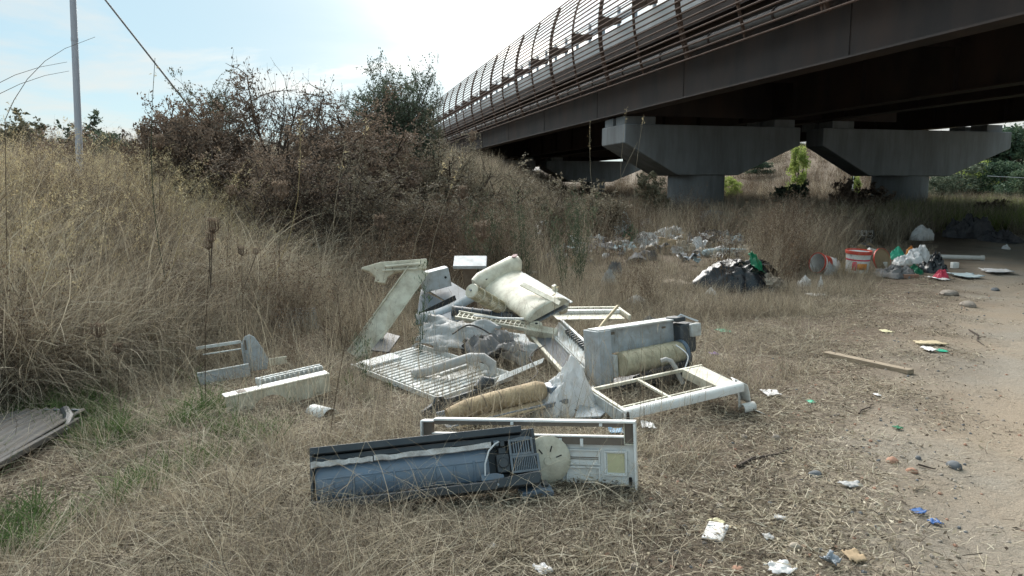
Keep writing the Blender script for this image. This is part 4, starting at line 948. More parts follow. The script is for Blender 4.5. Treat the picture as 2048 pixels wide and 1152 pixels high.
def boxy(name, label, cat, px, py, wpx, hpx, dep, m, yawd=0, lean=0, lift=0, trim=None):
    p = gp(px, py); s = proj(*p)[2] / F; w, h = wpx * s, hpx * s
    t = thing(name, label, cat, yaw(p + Vector((0, dep / 2, lift)), yawd, lean))
    part('body', MB().box(-w/2, w/2, -dep/2, dep/2, 0, h), m, t, bevel=min(w, h, dep) * .08)
    if trim: trim(t, w, h, dep)
    return t
def crate_trim(t, w, h, d):
    part('white_band', MB().box(-w*.5, w*.42, -d/2 - .006, -d/2 - .001, h*.62, h*.96), M['white'], t)
    for k_ in range(3): part('dark_slot', MB().box(-w*.35 + k_*w*.28, -w*.22 + k_*w*.28, -d/2 - .012, -d/2 - .0065, h*.68, h*.82), M['rubber'], t)
    part('grey_patch', MB().box(w*.05, w*.35, -d/2 - .006, -d/2 - .001, h*.08, h*.5), M['pale'], t)
boxy('broken_crate', 'small black and white broken box in tall brown grass before right pier', 'box', 1732, 488, 38, 36, .3, M['dark'], -12, -14, -.12, crate_trim)

# white pipe
a, b_ = gp(1790, 513, .05), gp(1968, 516, .05); b_.z = max(b_.z, H(b_.x, b_.y) + .05)
d = b_ - a; t = thing('drain_pipe', 'long white plastic pipe lying on the ground behind the coloured rubbish', 'pipe', a)
part('tube', MB().tube([(0,0,0), d * .5 + Vector((0,0,.012)), d], .045, 14), M['tube'], t)
part('socket', MB().tube([d * .965, d * 1.0], .056, 14), M['tube'], t)
a2 = at(1735, 500, 14.2)
single('pipe_elbow', MB().tube([(0,0,0), (.16,.02,-.05), (.3,.0,-.14)], .05, 12), M['tube'], 'short white pipe stub leaning on the standing lid', 'pipe', a2 + Vector((.02, 0, 0)))

# coloured rubbish heap at right
crumple('white_sack', 'white plastic sack standing in tall grass left of the charcoal rubble', 'sack', 1850, 482, 46, 36, M['bagw'], 3.7, .7, 0, .25, 1.3)
crumple('rubbish_bag', 'white food bag bulging on top of the coloured rubbish heap', 'plastic bag', 1842, 534, 56, 32, M['bagw'], 1.9, .9, 0, .45, 1.9, 4, None, None, .06)
crumple('rubbish_bag', 'smaller cream-white bag in front of the coloured rubbish heap', 'plastic bag', 1812, 536, 44, 18, M['bagw'], 7.9, .9, 0, .45, 1.9, 4, None, None, .05)
crumple('mint_bag', 'mint green plastic bag at left of the coloured rubbish heap', 'plastic bag', 1798, 528, 32, 22, M['mint'], 2.9, .8, 0, .40, 1.8, 3, None, None, .08)
crumple('orange_wrapper', 'orange wrapper between mint bag and white food bag', 'wrapper', 1822, 524, 18, 18, M['orange'], 4.4, .8, 0, .5, 2.0, 3, None, None, .12)
crumple('dark_rags', 'dark grey rags forming base of the coloured rubbish heap', 'rags', 1806, 556, 76, 20, M['rag'], 5.9, 1.1, 0, .5, 2.4, 4)
crumple('dark_rags', 'black rags on right side of the coloured rubbish heap', 'rags', 1872, 546, 54, 28, M['black'], 8.1, .9, 0, .6, 2.4, 4)
crumple('green_scrap', 'dark green plastic scrap low in the coloured rubbish heap', 'plastic scrap', 1834, 549, 34, 14, M['green'], 3.1, .8, 0, .6, 2.4, 3)
crumple('pink_bag', 'shiny pink plastic packet in front of the black rags', 'packet', 1886, 559, 34, 17, M['pink'], 6.6, .7, 0, .45, 2.0, 4)
scrap('packet_film', 'white film edge under the shiny pink packet', 'plastic film', 1876, 560, 34, 12, M['paper'], 2.4, 10, .05)
boxy('cardboard_flap', 'red-brown carton flap under the dark rags', 'carton', 1822, 557, 32, 8, .2, M['brick'], 8)
scrap('white_board', 'pale blue-white flat board lying right of the pink packet', 'board', 1928, 555, 48, 10, M['lblue'], 4.8, -6, .02, .2, .02, .03, .012)
scrap('white_board', 'long narrow white board fragment farthest right on the track edge', 'board', 1990, 546, 62, 9, M['paper'], 1.2, -14, .03, .5, .02, .03, .01)
boxy('white_tin', 'small white tin standing right of the black rags', 'tin', 1912, 537, 12, 12, .1, M['white'], 0)
boxy('white_cup', 'white plastic cup in the grass below the standing lid', 'cup', 1767, 540, 15, 16, .12, M['white'], 0)
crumple('clear_bottle', 'crushed clear bottle in the grass below the tipped bucket', 'bottle', 1664, 552, 26, 24, M['film'], 7.2, .6, 0, .4, 2., 3)
crumple('white_lump', 'white plastic lump right of the torn bin bag', 'plastic scrap', 1612, 574, 30, 18, M['bagw'], 3.5, .8, 0, .5, 2.2, 3)
crumple('white_lump', 'small upright white shred right of the torn bin bag', 'plastic scrap', 1642, 582, 14, 22, M['bagw'], 5.3, .6, 0, .6, 2.2, 3)
scrap('white_lath', 'thin white strip on the ground below the torn bin bag', 'strip', 1632, 591, 44, 5, M['paper'], 9.1, 4, .02, .3)
crumple('paper_ball', 'crumpled white paper ball on the ground left of the bin bag', 'paper', 1422, 590, 24, 13, M['paper'], 1.1, .8, 0, .4, 2.0, 3)
scrap('grey_mat', 'flat grey-beige mat lying in straw left of the bin bag', 'mat', 1352, 570, 56, 12, M['beige'], 6.4, 4, .03, .3, 0, .02, .02)
# charcoal rubble by the track
crumple('charcoal_rubble', 'dark charcoal rubble pile at far end of the track', 'rubble pile', 1952, 478, 84, 36, M['ash'], 4.7, 1.2, 0, .6, 2.6, 5)
crumple('charcoal_rubble', 'low flat dark rubble spilling onto the track at right edge', 'rubble pile', 2016, 486, 70, 20, M['ash'], 9.7, 1.2, 0, .6, 2.6, 5)
crumple('grey_lump', 'small pale grey lump at the foot of the charcoal rubble', 'rubble', 2018, 484, 22, 12, M['stone'], 2.1, .8, 0, .4, 2, 3)
crumple('grey_lump', 'tiny pale shred right of the white pipe end', 'plastic scrap', 2014, 499, 16, 9, M['paper'], 5.1, .8, 0, .4, 2, 3)

# ------------------------------------------------------------------ long rubbish heap in the middle distance
crumple('rubbish_bag', 'white and pale blue rubbish bag behind the green feathery stalks', 'plastic bag', 1092, 478, 56, 36, M['bagw'], 2.3, .9, 0, .45, 1.9, 4)
crumple('rubbish_bag', 'small white bag right of the bag behind green stalks', 'plastic bag', 1132, 470, 40, 26, M['bagw'], 6.3, .9, 0, .45, 1.9, 4)
boxy('brown_slab', 'dark brown foam slab lying flat in the long rubbish heap', 'slab', 1198, 490, 110, 14, .5, M['brown'], 6)
boxy('white_block', 'white foam block in front of the dark brown slab', 'block', 1160, 494, 32, 10, .22, M['white'], -8)
sheet('grey_carpet', 'grey-brown carpet piece sagging in front of the brown slab', 'carpet', gp(1196, 506) + Vector((0, 0, .04)), 1.0, .7, M['rag'], 4.1, 10, 6, 0, .10, .3, 0, .02)
sheet('board_piece', 'broken pale board tilted below the carpet piece', 'board', gp(1158, 520) + Vector((0, 0, .05)), .40, .22, M['card'], 7.7, 20, 15, 0, .02, .3, 0, .02)
crumple('green_white_bag', 'green and white bag standing in middle of the long rubbish heap', 'plastic bag', 1246, 474, 44, 40, M['lblue'], 5.7, .8, 0, .5, 1.9, 4, (.4, 0, .9))
crumple('dark_green_cloth', 'dark green cloth hanging below the green and white bag', 'cloth', 1262, 484, 34, 24, M['green'], 8.6, .8, 0, .6, 2.2, 3)
crumple('grey_sacking', 'rounded grey sack with dark hole in the long rubbish heap', 'sack', 1290, 462, 42, 24, M['film'], 1.6, .9, 0, .4, 1.7, 4)
crumple('white_rubble', 'pale rubble bag left of the cardboard sheet', 'rubble bag', 1298, 486, 60, 20, M['bagw'], 9.2, .9, 0, .5, 2.2, 4)
crumple('grey_film_bag', 'grey film bag in the grass below the pale rubble', 'plastic bag', 1296, 502, 34, 26, M['film'], 3.9, .9, 0, .5, 2.2, 4)
sheet('cardboard_sheet', 'tan cardboard sheet leaning in yellow grass', 'cardboard', gp(1334, 502) + Vector((0, 0, .14)), .5, .36, M['card'], 2.7, -8, 42, 10, .04, .3, 0, .008)
crumple('rubble_bag', 'pale bag of rubble right above the cardboard sheet', 'rubble bag', 1340, 478, 70, 22, M['paper'], 7.1, .9, 0, .5, 2.1, 4)
crumple('dark_bundle', 'dark blue-grey bundle of cloth at back of the heap', 'bundle', 1426, 466, 72, 38, M['rag'], 4.9, .9, 0, .5, 1.9, 4)
sheet('tarpaulin', 'blue-grey tarpaulin draped over the dark bundle', 'tarpaulin', gp(1428, 456) + Vector((0, .1, .42)), .95, .4, M['slateg'], 6.9, 0, 20, 0, .08, .3, -.12, .006)
crumple('ash_heap', 'low black ash and cloth heap below the dark bundle', 'rubble pile', 1440, 482, 90, 16, M['ash'], 8.3, .9, 0, .6, 2.5, 4)
a = gp(1408, 506, .09); b_ = gp(1490, 504, .09)
t = thing('rolled_mattress', 'pale blue-white rolled mattress lying behind the black bin bag', 'mattress', a)
d = b_ - a; part('roll', MB().tube([d * -.02, d * .04, d * .3, d * .7, d * 1.02], [.05, .085, .10, .095, .07], 20), M['lblue'], t, ang=60)
part('strap', MB().tube([d * .42, d * .44], .101, 20), M['film'], t)
crumple('blue_white_scrap', 'crumpled blue and white wrapper left of the rolled mattress', 'wrapper', 1395, 506, 30, 26, M['paper'], 1.4, .8, 0, .5, 2.2, 3)
scrap('foam_sheet', 'thin pale foam sheet behind right end of the mattress', 'foam sheet', 1528, 497, 46, 8, M['paper'], 3.3, 8, .04, .35)
crumple('brown_basket', 'broken brown wicker lump left of the tipped bucket', 'basket', 1642, 538, 36, 26, M['card'], 6.2, .8, 0, .5, 2.4, 3)
scrap('pale_lath', 'pale slat lying above the tipped bucket', 'slat', 1640, 500, 44, 6, M['paper'], 8.8, -6, .03, .3)
crumple('white_foam', 'broken white foam piece between the two buckets', 'foam', 1672, 540, 22, 22, M['paper'], 2.8, .7, 0, .4, 2, 3)
crumple('paper_ball', 'grey-blue crumpled film in straw behind the cream unit', 'plastic film', 1218, 572, 32, 24, M['film'], 7.4, .8, 0, .5, 2, 3)
crumple('dark_scrap', 'dark green scrap standing above the grey-blue film', 'plastic scrap', 1232, 556, 28, 28, M['rag'], 2.5, .7, 0, .6, 2.2, 3)
crumple('paper_ball', 'pale crumpled paper above right end of the cream frame', 'paper', 1274, 610, 40, 18, M['paper'], 9.9, .8, 10, .4, 2.2, 3)
crumple('purple_cloth', 'purple-grey cloth scrap behind the chassis top', 'cloth', 1300, 650, 34, 16, M['rag'], 6.7, .8, 0, .4, 2, 3)
crumple('grey_scrap', 'faded grey plastic right of the dark motor', 'plastic scrap', 1376, 700, 26, 24, M['film'], 4.3, .7, 0, .4, 2, 3)
crumple('white_sack', 'small white scrap caught in grass on the left bank', 'plastic scrap', 72, 405, 60, 26, M['bagw'], 3.2, .6, 0, .5, 2, 3, None, None, .25)
scrap('crushed_tray', 'pale crushed tray in grass right of the cream unit', 'tray', 1068, 548, 30, 14, M['film'], 5.2, 0, .05)

# small broken rubbish nobody could count between the bigger pieces
sp_ = []
for i, mm in enumerate(('paper', 'film', 'rag', 'card', 'film', 'paper', 'rag', 'beige', 'lblue', 'sack', 'slateg', 'bagw')):
    me = sheet_mesh('rubbish_piece', .24, .17, 1.3 * i + .7, .07, 9, .5) if i % 3 else dome_mesh('rubbish_piece', (.12, .10, .10), 1.7 * i + 2, .5, 2.1, None, 9, 16)
    me.materials.append(M[mm]); smooth(me, 30); sp_.append(me)
RUB = sp_
# ------------------------------------------------------------------ litter on the dirt
scrap('paper_scrap', 'crumpled white paper right of the casing frame', 'paper', 1541, 790, 36, 12, M['paper'], 1.3, 6, .025, .3)
scrap('green_net', 'green plastic net scrap in straw above the casing frame', 'plastic scrap', 1446, 664, 32, 8, M['mint'], 2.2, 8, .02, .5)
scrap('blue_tag', 'small dark blue tag in the straw above the casing', 'tag', 1428, 709, 16, 6, M['purple'], 3.2, 5, .01, .2)
a, b_ = gp(1652, 707, .02), gp(1822, 744, .02)
Mx, lx, _ = frame(a, b_, a + Vector((.3, 1, 0)))
t = thing('timber_plank', 'long grey weathered timber plank lying at the track edge', 'plank', Mx)
part('plank', MB().box(0, lx, -.035, .035, -.018, .02), M['wood'], t, bevel=.004)
for x in (.12, .6, .93): part('nail', MB().tube([(lx * x, .0, .0202), (lx * x, .0, .026)], .004, 8), M['rust'], t)
scrap('pale_offcut', 'flat pale wood offcut lying above the green lid on track edge', 'offcut', 1858, 688, 60, 7, M['lath'], 5.4, -4, .01, .3, 0, .008, .012)
scrap('white_wrapper', 'small white wrapper left of the green plastic lid', 'wrapper', 1858, 702, 24, 9, M['paper'], 6.5, 5, .03, .3)
scrap('green_shard', 'small green plastic piece right of the white wrapper', 'plastic scrap', 1882, 703, 22, 6, M['mint'], 7.6, -5, .01, .25)
scrap('yellow_scrap', 'pale yellow scrap in dry straw above the plank', 'scrap', 1772, 664, 20, 7, M['label'], 8.7, 0, .01, .2)
scrap('pale_shard', 'tiny white shard on soil left of the track, upper one', 'shard', 1754, 792, 12, 5, M['paper'], 1.5, 0, .01, .3)
scrap('green_shard', 'small green shard on straw right of casing frame', 'shard', 1622, 806, 16, 6, M['mint'], 1.8, 0, .01, .4)
scrap('teal_string', 'teal cord scrap on soil near the track', 'cord', 1796, 858, 22, 7, M['green'], 2.6, 20, .01, .6)
scrap('torn_film', 'torn silver film flattened on bare soil', 'plastic film', 1702, 974, 46, 12, M['film'], 3.7, -8, .02, .5)
scrap('blue_strip', 'bright blue plastic strip on the soil beside the track', 'plastic scrap', 1837, 1026, 32, 10, M['blue'], 4.8, 22, .012, .2)
scrap('blue_strip', 'smaller blue plastic scrap below the bright blue strip', 'plastic scrap', 1869, 1048, 24, 10, M['blue'], 5.9, 5, .015, .4)
p = gp(1441, 1088)
t = thing('white_packet', 'white flat plastic packet lying on soil near the bottom', 'packet', yaw(p + Vector((0, .08, .012)), -28, 8))
part('pouch', MB().grid(lambda u, v: ((u - .5) * .088, (v - .5) * .135, .004 + .006 * math.sin(math.pi * u) * (.6 + .4 * math.sin(3 * v))), 10, 12), M['bagw'], t, solid=.004, ang=60)
part('open_end', MB().box(-.043, .043, -.074, -.068, -.001, .007), M['rubber'], t, bevel=.002)
part('fold_line', MB().box(-.042, .042, .03, .034, .006, .0115), M['grey'], t)
scrap('pale_wrapper', 'pale beige wrapper behind the white flat packet', 'wrapper', 1432, 1050, 36, 12, M['label'], 6.2, 10, .02, .4)
scrap('pale_chip', 'narrow pale wood chip right of the beige wrapper', 'wood chip', 1466, 1058, 32, 6, M['lath'], 7.3, 0, .008, .3)
scrap('torn_film', 'thin white film caught in straw right of the packet', 'plastic film', 1560, 1042, 30, 14, M['film'], 8.4, -30, .02, .5)
scrap('torn_film', 'small clear film scrap low between packet and grey shard', 'plastic film', 1536, 1080, 22, 12, M['film'], 9.5, 10, .02, .4)
scrap('white_bag', 'white plastic sheet cut off by the bottom edge', 'plastic film', 1560, 1148, 62, 24, M['bagw'], 1.7, 10, .04, .35)
scrap('white_bag', 'small white bag fragment at bottom edge left of the sheet', 'plastic film', 1085, 1148, 36, 22, M['paper'], 2.7, 30, .03, .4)
scrap('grey_shard', 'sharp grey plastic shard near the bottom edge', 'shard', 1660, 1132, 34, 18, M['slateg'], 4.2, 30, .03, .25, .03)
scrap('rust_patch', 'rust coloured cardboard flattened at the bottom edge', 'cardboard', 1708, 1118, 42, 26, M['card'], 3.8, 0, .02, .4)
crumple('blue_rubbish', 'blue-grey crushed bottle in grass at bottom left', 'bottle', 430, 1150, 90, 20, M['slate'], 4.9, .5, 6, .45, 2.2, 4)
scrap('bottle_top', 'bright blue bottle cap beside the crushed bottle', 'bottle cap', 478, 1136, 14, 8, M['blue'], 6.1, 0, .008, .1)
scrap('pale_bag', 'pale lilac film under end of the casing frame', 'plastic film', 1295, 858, 30, 16, M['bagw'], 7.2, 10, .04, .4)
scrap('pale_blue_film', 'light blue film behind slot of the white panel', 'plastic film', 1232, 868, 34, 12, M['lblu'], 8.3, 0, .03, .3)
scrap('silver_film', 'crumpled whitish film by foot of slatted panel', 'plastic film', 985, 1100, 24, 12, M['film'], 2.9, 40, .02, .4)

ST = [(1630, 952, 26, 13, 'slatestone', 'oval dark grey stone on the soil'),
      (1784, 924, 26, 12, 'brick', 'flat reddish stone left of the track'),
      (1836, 917, 14, 8, 'slatestone', 'small dark stone above the pair at track edge'),
      (1908, 934, 30, 14, 'slatestone', 'largest grey stone at the track edge'),
      (1824, 944, 22, 10, 'brick', 'low brown stone between red and grey stones'),
      (1552, 880, 18, 13, 'stone', 'pale tan stone below the casing frame tip'),
      (1898, 590, 42, 12, 'stone', 'flat pale slab on the track below rubbish'),
      (1936, 612, 36, 12, 'stone', 'grey stone with dark end at track edge'),
      (1476, 1142, 26, 14, 'brick', 'reddish stone at the bottom edge'),
      (1590, 1098, 24, 16, 'beige', 'pale broken stone near the grey shard'),
      (1440, 1014, 20, 10, 'stone', 'brownish stone above the beige wrapper'),
      (1488, 876, 18, 9, 'stone', 'round brown stone half covered with straw'),
      (1990, 581, 18, 7, 'slatestone', 'small black stone on the track'),
      (1270, 1136, 22, 12, 'stone', 'tan stone in straw at lower middle')]
for k_, (a, b_, w, h, m_, lb) in enumerate(ST):
    p = gp(a, b_); s = proj(*p)[2] / F
    single('loose_stone', crumple_mesh('loose_stone', (w * s * .5, w * s * .38, h * s * .9), 1.37 * k_ + .4, 3, .28, 1.5), M[m_], lb, 'stone', yaw(p + Vector((0, 0, -.004)), 37 * k_), 'loose stones on the dirt', ang=45)
STK = [((1476, 934), (1580, 896), .011, 'dark fallen branch pointing right below the casing frame'), ((1718, 828), (1744, 808), .006, 'short dark twig on soil above the green shard'),
       ((1828, 982), (1850, 966), .006, 'short pale twig left of the grey track stone'), ((1836, 930), (1872, 938), .006, 'thin dark twig between the track stones'), ((1938, 660), (1968, 690), .008, 'dark twig lying on the pale track'), ((1540, 918), (1566, 930), .010, 'bleached curved twig below the fallen branch')]
for (a, b_, r, lb) in STK:
    p, q = gp(*a, .01), gp(*b_, .01); d = q - p; n_ = Vector((-d.y, d.x, 0)) * .06
    single('fallen_branch', MB().tube([(0,0,.004), d * .35 + n_, d * .7 - n_ * .5, d], [r, r * .9, r * .75, r * .4], 6), M['bark'] if 'dark' in lb else M['wood'], lb, 'branch', p, 'fallen branches on the dirt')
# ------------------------------------------------------------------ vegetation tools
RG = np.random.default_rng(11)
def ribbons(n, rad, Lr, lean, lsd, curve, width, segs=4, tone=(.3, .8), azb=None, zmin=.004, wob=.12, rg=RG, taper=.85):
    """n bent blades as thin ribbons -> verts, quads, tone, tips, tip directions"""
    r = rad * np.sqrt(rg.random(n)); a0 = rg.random(n) * 2 * np.pi
    P = np.stack([r * np.cos(a0), r * np.sin(a0), np.zeros(n)], 1)
    az = rg.random(n) * 2 * np.pi if azb is None else rg.normal(azb[0], azb[1], n)
    Ls = rg.uniform(*Lr, n); th = np.abs(rg.normal(R(lean), R(lsd), n)); cv = R(curve) * rg.uniform(.2, 1.6, n) / segs
    wa = az + np.pi / 2 + rg.normal(0, .7, n); W_ = np.stack([np.cos(wa), np.sin(wa), rg.normal(0, .35, n)], 1)
    vs = []; 
    for k_ in range(segs + 1):
        w = width * (1 - taper * k_ / segs) * .5
        vs.append(P - W_ * w); vs.append(P + W_ * w)
        if k_ == segs: break
        D = np.stack([np.sin(th) * np.cos(az), np.sin(th) * np.sin(az), np.cos(th)], 1)
        P = P + D * (Ls / segs)[:, None]; P[:, 2] = np.maximum(P[:, 2], zmin + .01 * rg.random(n))
        th = th + cv; az = az + rg.normal(0, wob, n)
    V = np.stack(vs, 1); m = 2 * (segs + 1)
    b = np.arange(n)[:, None] * m
    Q = np.concatenate([np.stack([b[:, 0] + 2*k_, b[:, 0] + 2*k_ + 1, b[:, 0] + 2*k_ + 3, b[:, 0] + 2*k_ + 2], 1) for k_ in range(segs)])
    T = np.repeat(rg.uniform(*tone, n), m)
    return V.reshape(-1, 3), Q, T, P, D
def quads(C_, D, ln, wd, rg=RG, tone=(.3, .8)):
    """small leaf faces: centre, long direction"""
    n = len(C_); D = D / (np.linalg.norm(D, axis=1, keepdims=True) + 1e-9)
    X = np.cross(D, rg.normal(0, 1, (n, 3))); X /= (np.linalg.norm(X, axis=1, keepdims=True) + 1e-9)
    l = (ln * rg.uniform(.6, 1.3, n))[:, None]; w = (wd * rg.uniform(.6, 1.3, n))[:, None]
    V = np.stack([C_, C_ + D * l * .5 + X * w * .5, C_ + D * l, C_ + D * l * .5 - X * w * .5], 1).reshape(-1, 3)
    return V, np.arange(4 * n).reshape(n, 4), np.repeat(rg.uniform(*tone, n), 4)
def join(*parts):
    V = []; Q = []; T = []; o = 0
    for p in parts:
        V.append(p[0]); Q.append(p[1] + o); T.append(p[2]); o += len(p[0])
    return np.concatenate(V), np.concatenate(Q), np.concatenate(T)
def npmesh(name, V, Q, T, m):
    me = bpy.data.meshes.new(name); nv, nf = len(V), len(Q)
    me.vertices.add(nv); me.vertices.foreach_set('co', np.asarray(V, np.float32).ravel())
    me.loops.add(nf * 4); me.loops.foreach_set('vertex_index', np.asarray(Q, np.int32).ravel())
    me.polygons.add(nf); me.polygons.foreach_set('loop_start', np.arange(0, nf * 4, 4, dtype=np.int32))
    a = me.attributes.new('tone', 'FLOAT', 'POINT'); a.data.foreach_set('value', np.asarray(T, np.float32))
    me.update(calc_edges=True); me.validate(); me.materials.append(m); return me
def panicle(P, D, n, ln=.03, wd=.006, span=.16, droop=.8, tone=(.45, 1.), rg=RG):
    k_ = len(P); C_ = np.repeat(P, n, 0) - np.repeat(D, n, 0) * (rg.random(k_ * n) * span)[:, None] + rg.normal(0, .014, (k_ * n, 3))
    DD = np.repeat(D, n, 0) * .5 + rg.normal(0, .55, (k_ * n, 3)); DD[:, 2] -= droop
    return quads(C_, DD, ln, wd, rg, tone)
def proto(name, meshes):
    c = bpy.data.collections.new(name)
    for i, me in enumerate(meshes):
        o = bpy.data.objects.new('%s_%02d' % (name, i), me); c.objects.link(o)
    return c
def scatter(name, label, cat, X, Y, coll, ncol, smin, smax, tilt=8, zoff=-.01, slope=True, seed=1, yawr=None):
    rg = np.random.default_rng(seed); n = len(X); Z = hz(X, Y) + zoff
    me = bpy.data.meshes.new(name); me.vertices.add(n); me.vertices.foreach_set('co', np.stack([X, Y, Z], 1).astype(np.float32).ravel())
    rot = np.stack([rg.normal(0, R(tilt), n), rg.normal(0, R(tilt), n), rg.random(n) * 2 * np.pi if yawr is None else rg.normal(yawr[0], yawr[1], n)], 1)
    me.attributes.new('rot', 'FLOAT_VECTOR', 'POINT').data.foreach_set('vector', rot.astype(np.float32).ravel())
    sc_ = np.broadcast_to(np.asarray(smin), n) + (np.broadcast_to(np.asarray(smax), n) - np.broadcast_to(np.asarray(smin), n)) * rg.random(n)
    me.attributes.new('scl', 'FLOAT', 'POINT').data.foreach_set('value', sc_.astype(np.float32))
    me.attributes.new('idx', 'INT', 'POINT').data.foreach_set('value', rg.integers(0, ncol, n).astype(np.int32))
    o = bpy.data.objects.new(name, me); COL.objects.link(o); o['kind'] = 'stuff'; o['label'] = label; o['category'] = cat
    g = bpy.data.node_groups.new(name, 'GeometryNodeTree')
    g.interface.new_socket('Geometry', in_out='INPUT', socket_type='NodeSocketGeometry'); g.interface.new_socket('Geometry', in_out='OUTPUT', socket_type='NodeSocketGeometry')
    nn = g.nodes.new; gi = nn('NodeGroupInput'); go = nn('NodeGroupOutput'); ip = nn('GeometryNodeInstanceOnPoints'); ci = nn('GeometryNodeCollectionInfo')
    ci.inputs['Collection'].default_value = coll; ci.inputs['Separate Children'].default_value = True; ci.inputs['Reset Children'].default_value = True
    def na(t, nm):
        q = nn('GeometryNodeInputNamedAttribute'); q.data_type = t; q.inputs['Name'].default_value = nm; return q.outputs['Attribute']
    e = nn('FunctionNodeEulerToRotation'); lk = g.links.new
    lk(gi.outputs[0], ip.inputs['Points']); lk(ci.outputs[0], ip.inputs['Instance']); ip.inputs['Pick Instance'].default_value = True
    lk(na('INT', 'idx'), ip.inputs['Instance Index']); lk(na('FLOAT_VECTOR', 'rot'), e.inputs[0]); lk(e.outputs[0], ip.inputs['Rotation']); lk(na('FLOAT', 'scl'), ip.inputs['Scale'])
    lk(ip.outputs[0], go.inputs[0])
    md = o.modifiers.new('scatter', 'NODES'); md.node_group = g
    return o

# rectangles of the photograph where an object must stay readable: x0,y0,x1,y1, distance, share of tall grass kept in front
PROT = [(622,855,1085,1012,3.4,.004), (850,825,1285,990,3.6,.004), (1165,740,1530,850,4.45,.03), (1200,645,1390,780,5.3,.03), (1070,715,1190,838,4.7,.05),
        (840,770,1130,845,4.6,.05), (765,690,1090,802,5.1,.06), (830,508,1140,700,6.4,.07), (900,505,1140,640,8.2,.04), (830,555,960,650,7.5,.03), (700,512,860,712,6.4,.05), (1060,640,1190,750,5.5,.05), (1110,600,1265,685,7.1,.10),
        (436,740,662,832,4.75,.06), (405,668,545,775,5.6,.12), (612,805,678,852,4.7,.06), (0,835,180,985,3.9,.10), (1410,495,1604,590,10.2,.03), (1620,482,1775,550,13.5,.10), (1765,498,1960,562,12.8,.04),
        (1060,436,1500,532,21,.05), (1715,450,1755,482,19,.1), (1828,450,1890,482,19,.1), (545,600,645,668,6.9,.25), (1650,700,1826,748,6.5,.1), (1335,350,1448,388,25,.5), (235,960,345,1012,3.5,.8)]
def allow(X, Y, hgt, rg, wid=.12):
    """drop clumps that would hide one of the dumped things"""
    Zb = hz(X, Y); ok = np.ones(len(X), bool); rnd = rg.random(len(X))
    bx, by, dep = proj(X, Y, Zb); tx_, ty_, _ = proj(X, Y, Zb + hgt); w = wid * F / dep
    for (x0, y0, x1, y1, D, keep) in PROT:
        hit = (Y < D) & (bx + w > x0) & (bx - w < x1) & (ty_ < y1 - 4) & (by > y0)
        ok &= ~(hit & (rnd > keep))
        # nothing tall growing through the thing itself
        ok &= ~((np.abs(Y - D - .18) < .26) & (bx > x0) & (bx < x1) & (rnd > keep))
    return ok
def edge(X, Y): return .67 * Y - .7 - X
def footd(X, Y): return np.interp(Y, [0, 3.5, 5.5, 7, 10, 16, 22, 30, 60], [-6, -4.4, -3.4, -3.1, -2.5, -1.2, .6, 2.5, 6]) - X
def clumpn(X, Y, s=1.3):
    return .5 + .25 * (np.sin(s * 2.1 * X + 1.7 * np.sin(s * Y)) + np.sin(s * 1.7 * Y + 1.3 * np.sin(s * 1.9 * X + 2)))
def cand(n, y0, y1, seed, pw=1.0, x0f=-.78, x1f=.78):
    rg = np.random.default_rng(seed)
    Y = y0 * (y1 / y0) ** (rg.random(n) ** pw); X = Y * rg.uniform(x0f, x1f, n); return X, Y, rg

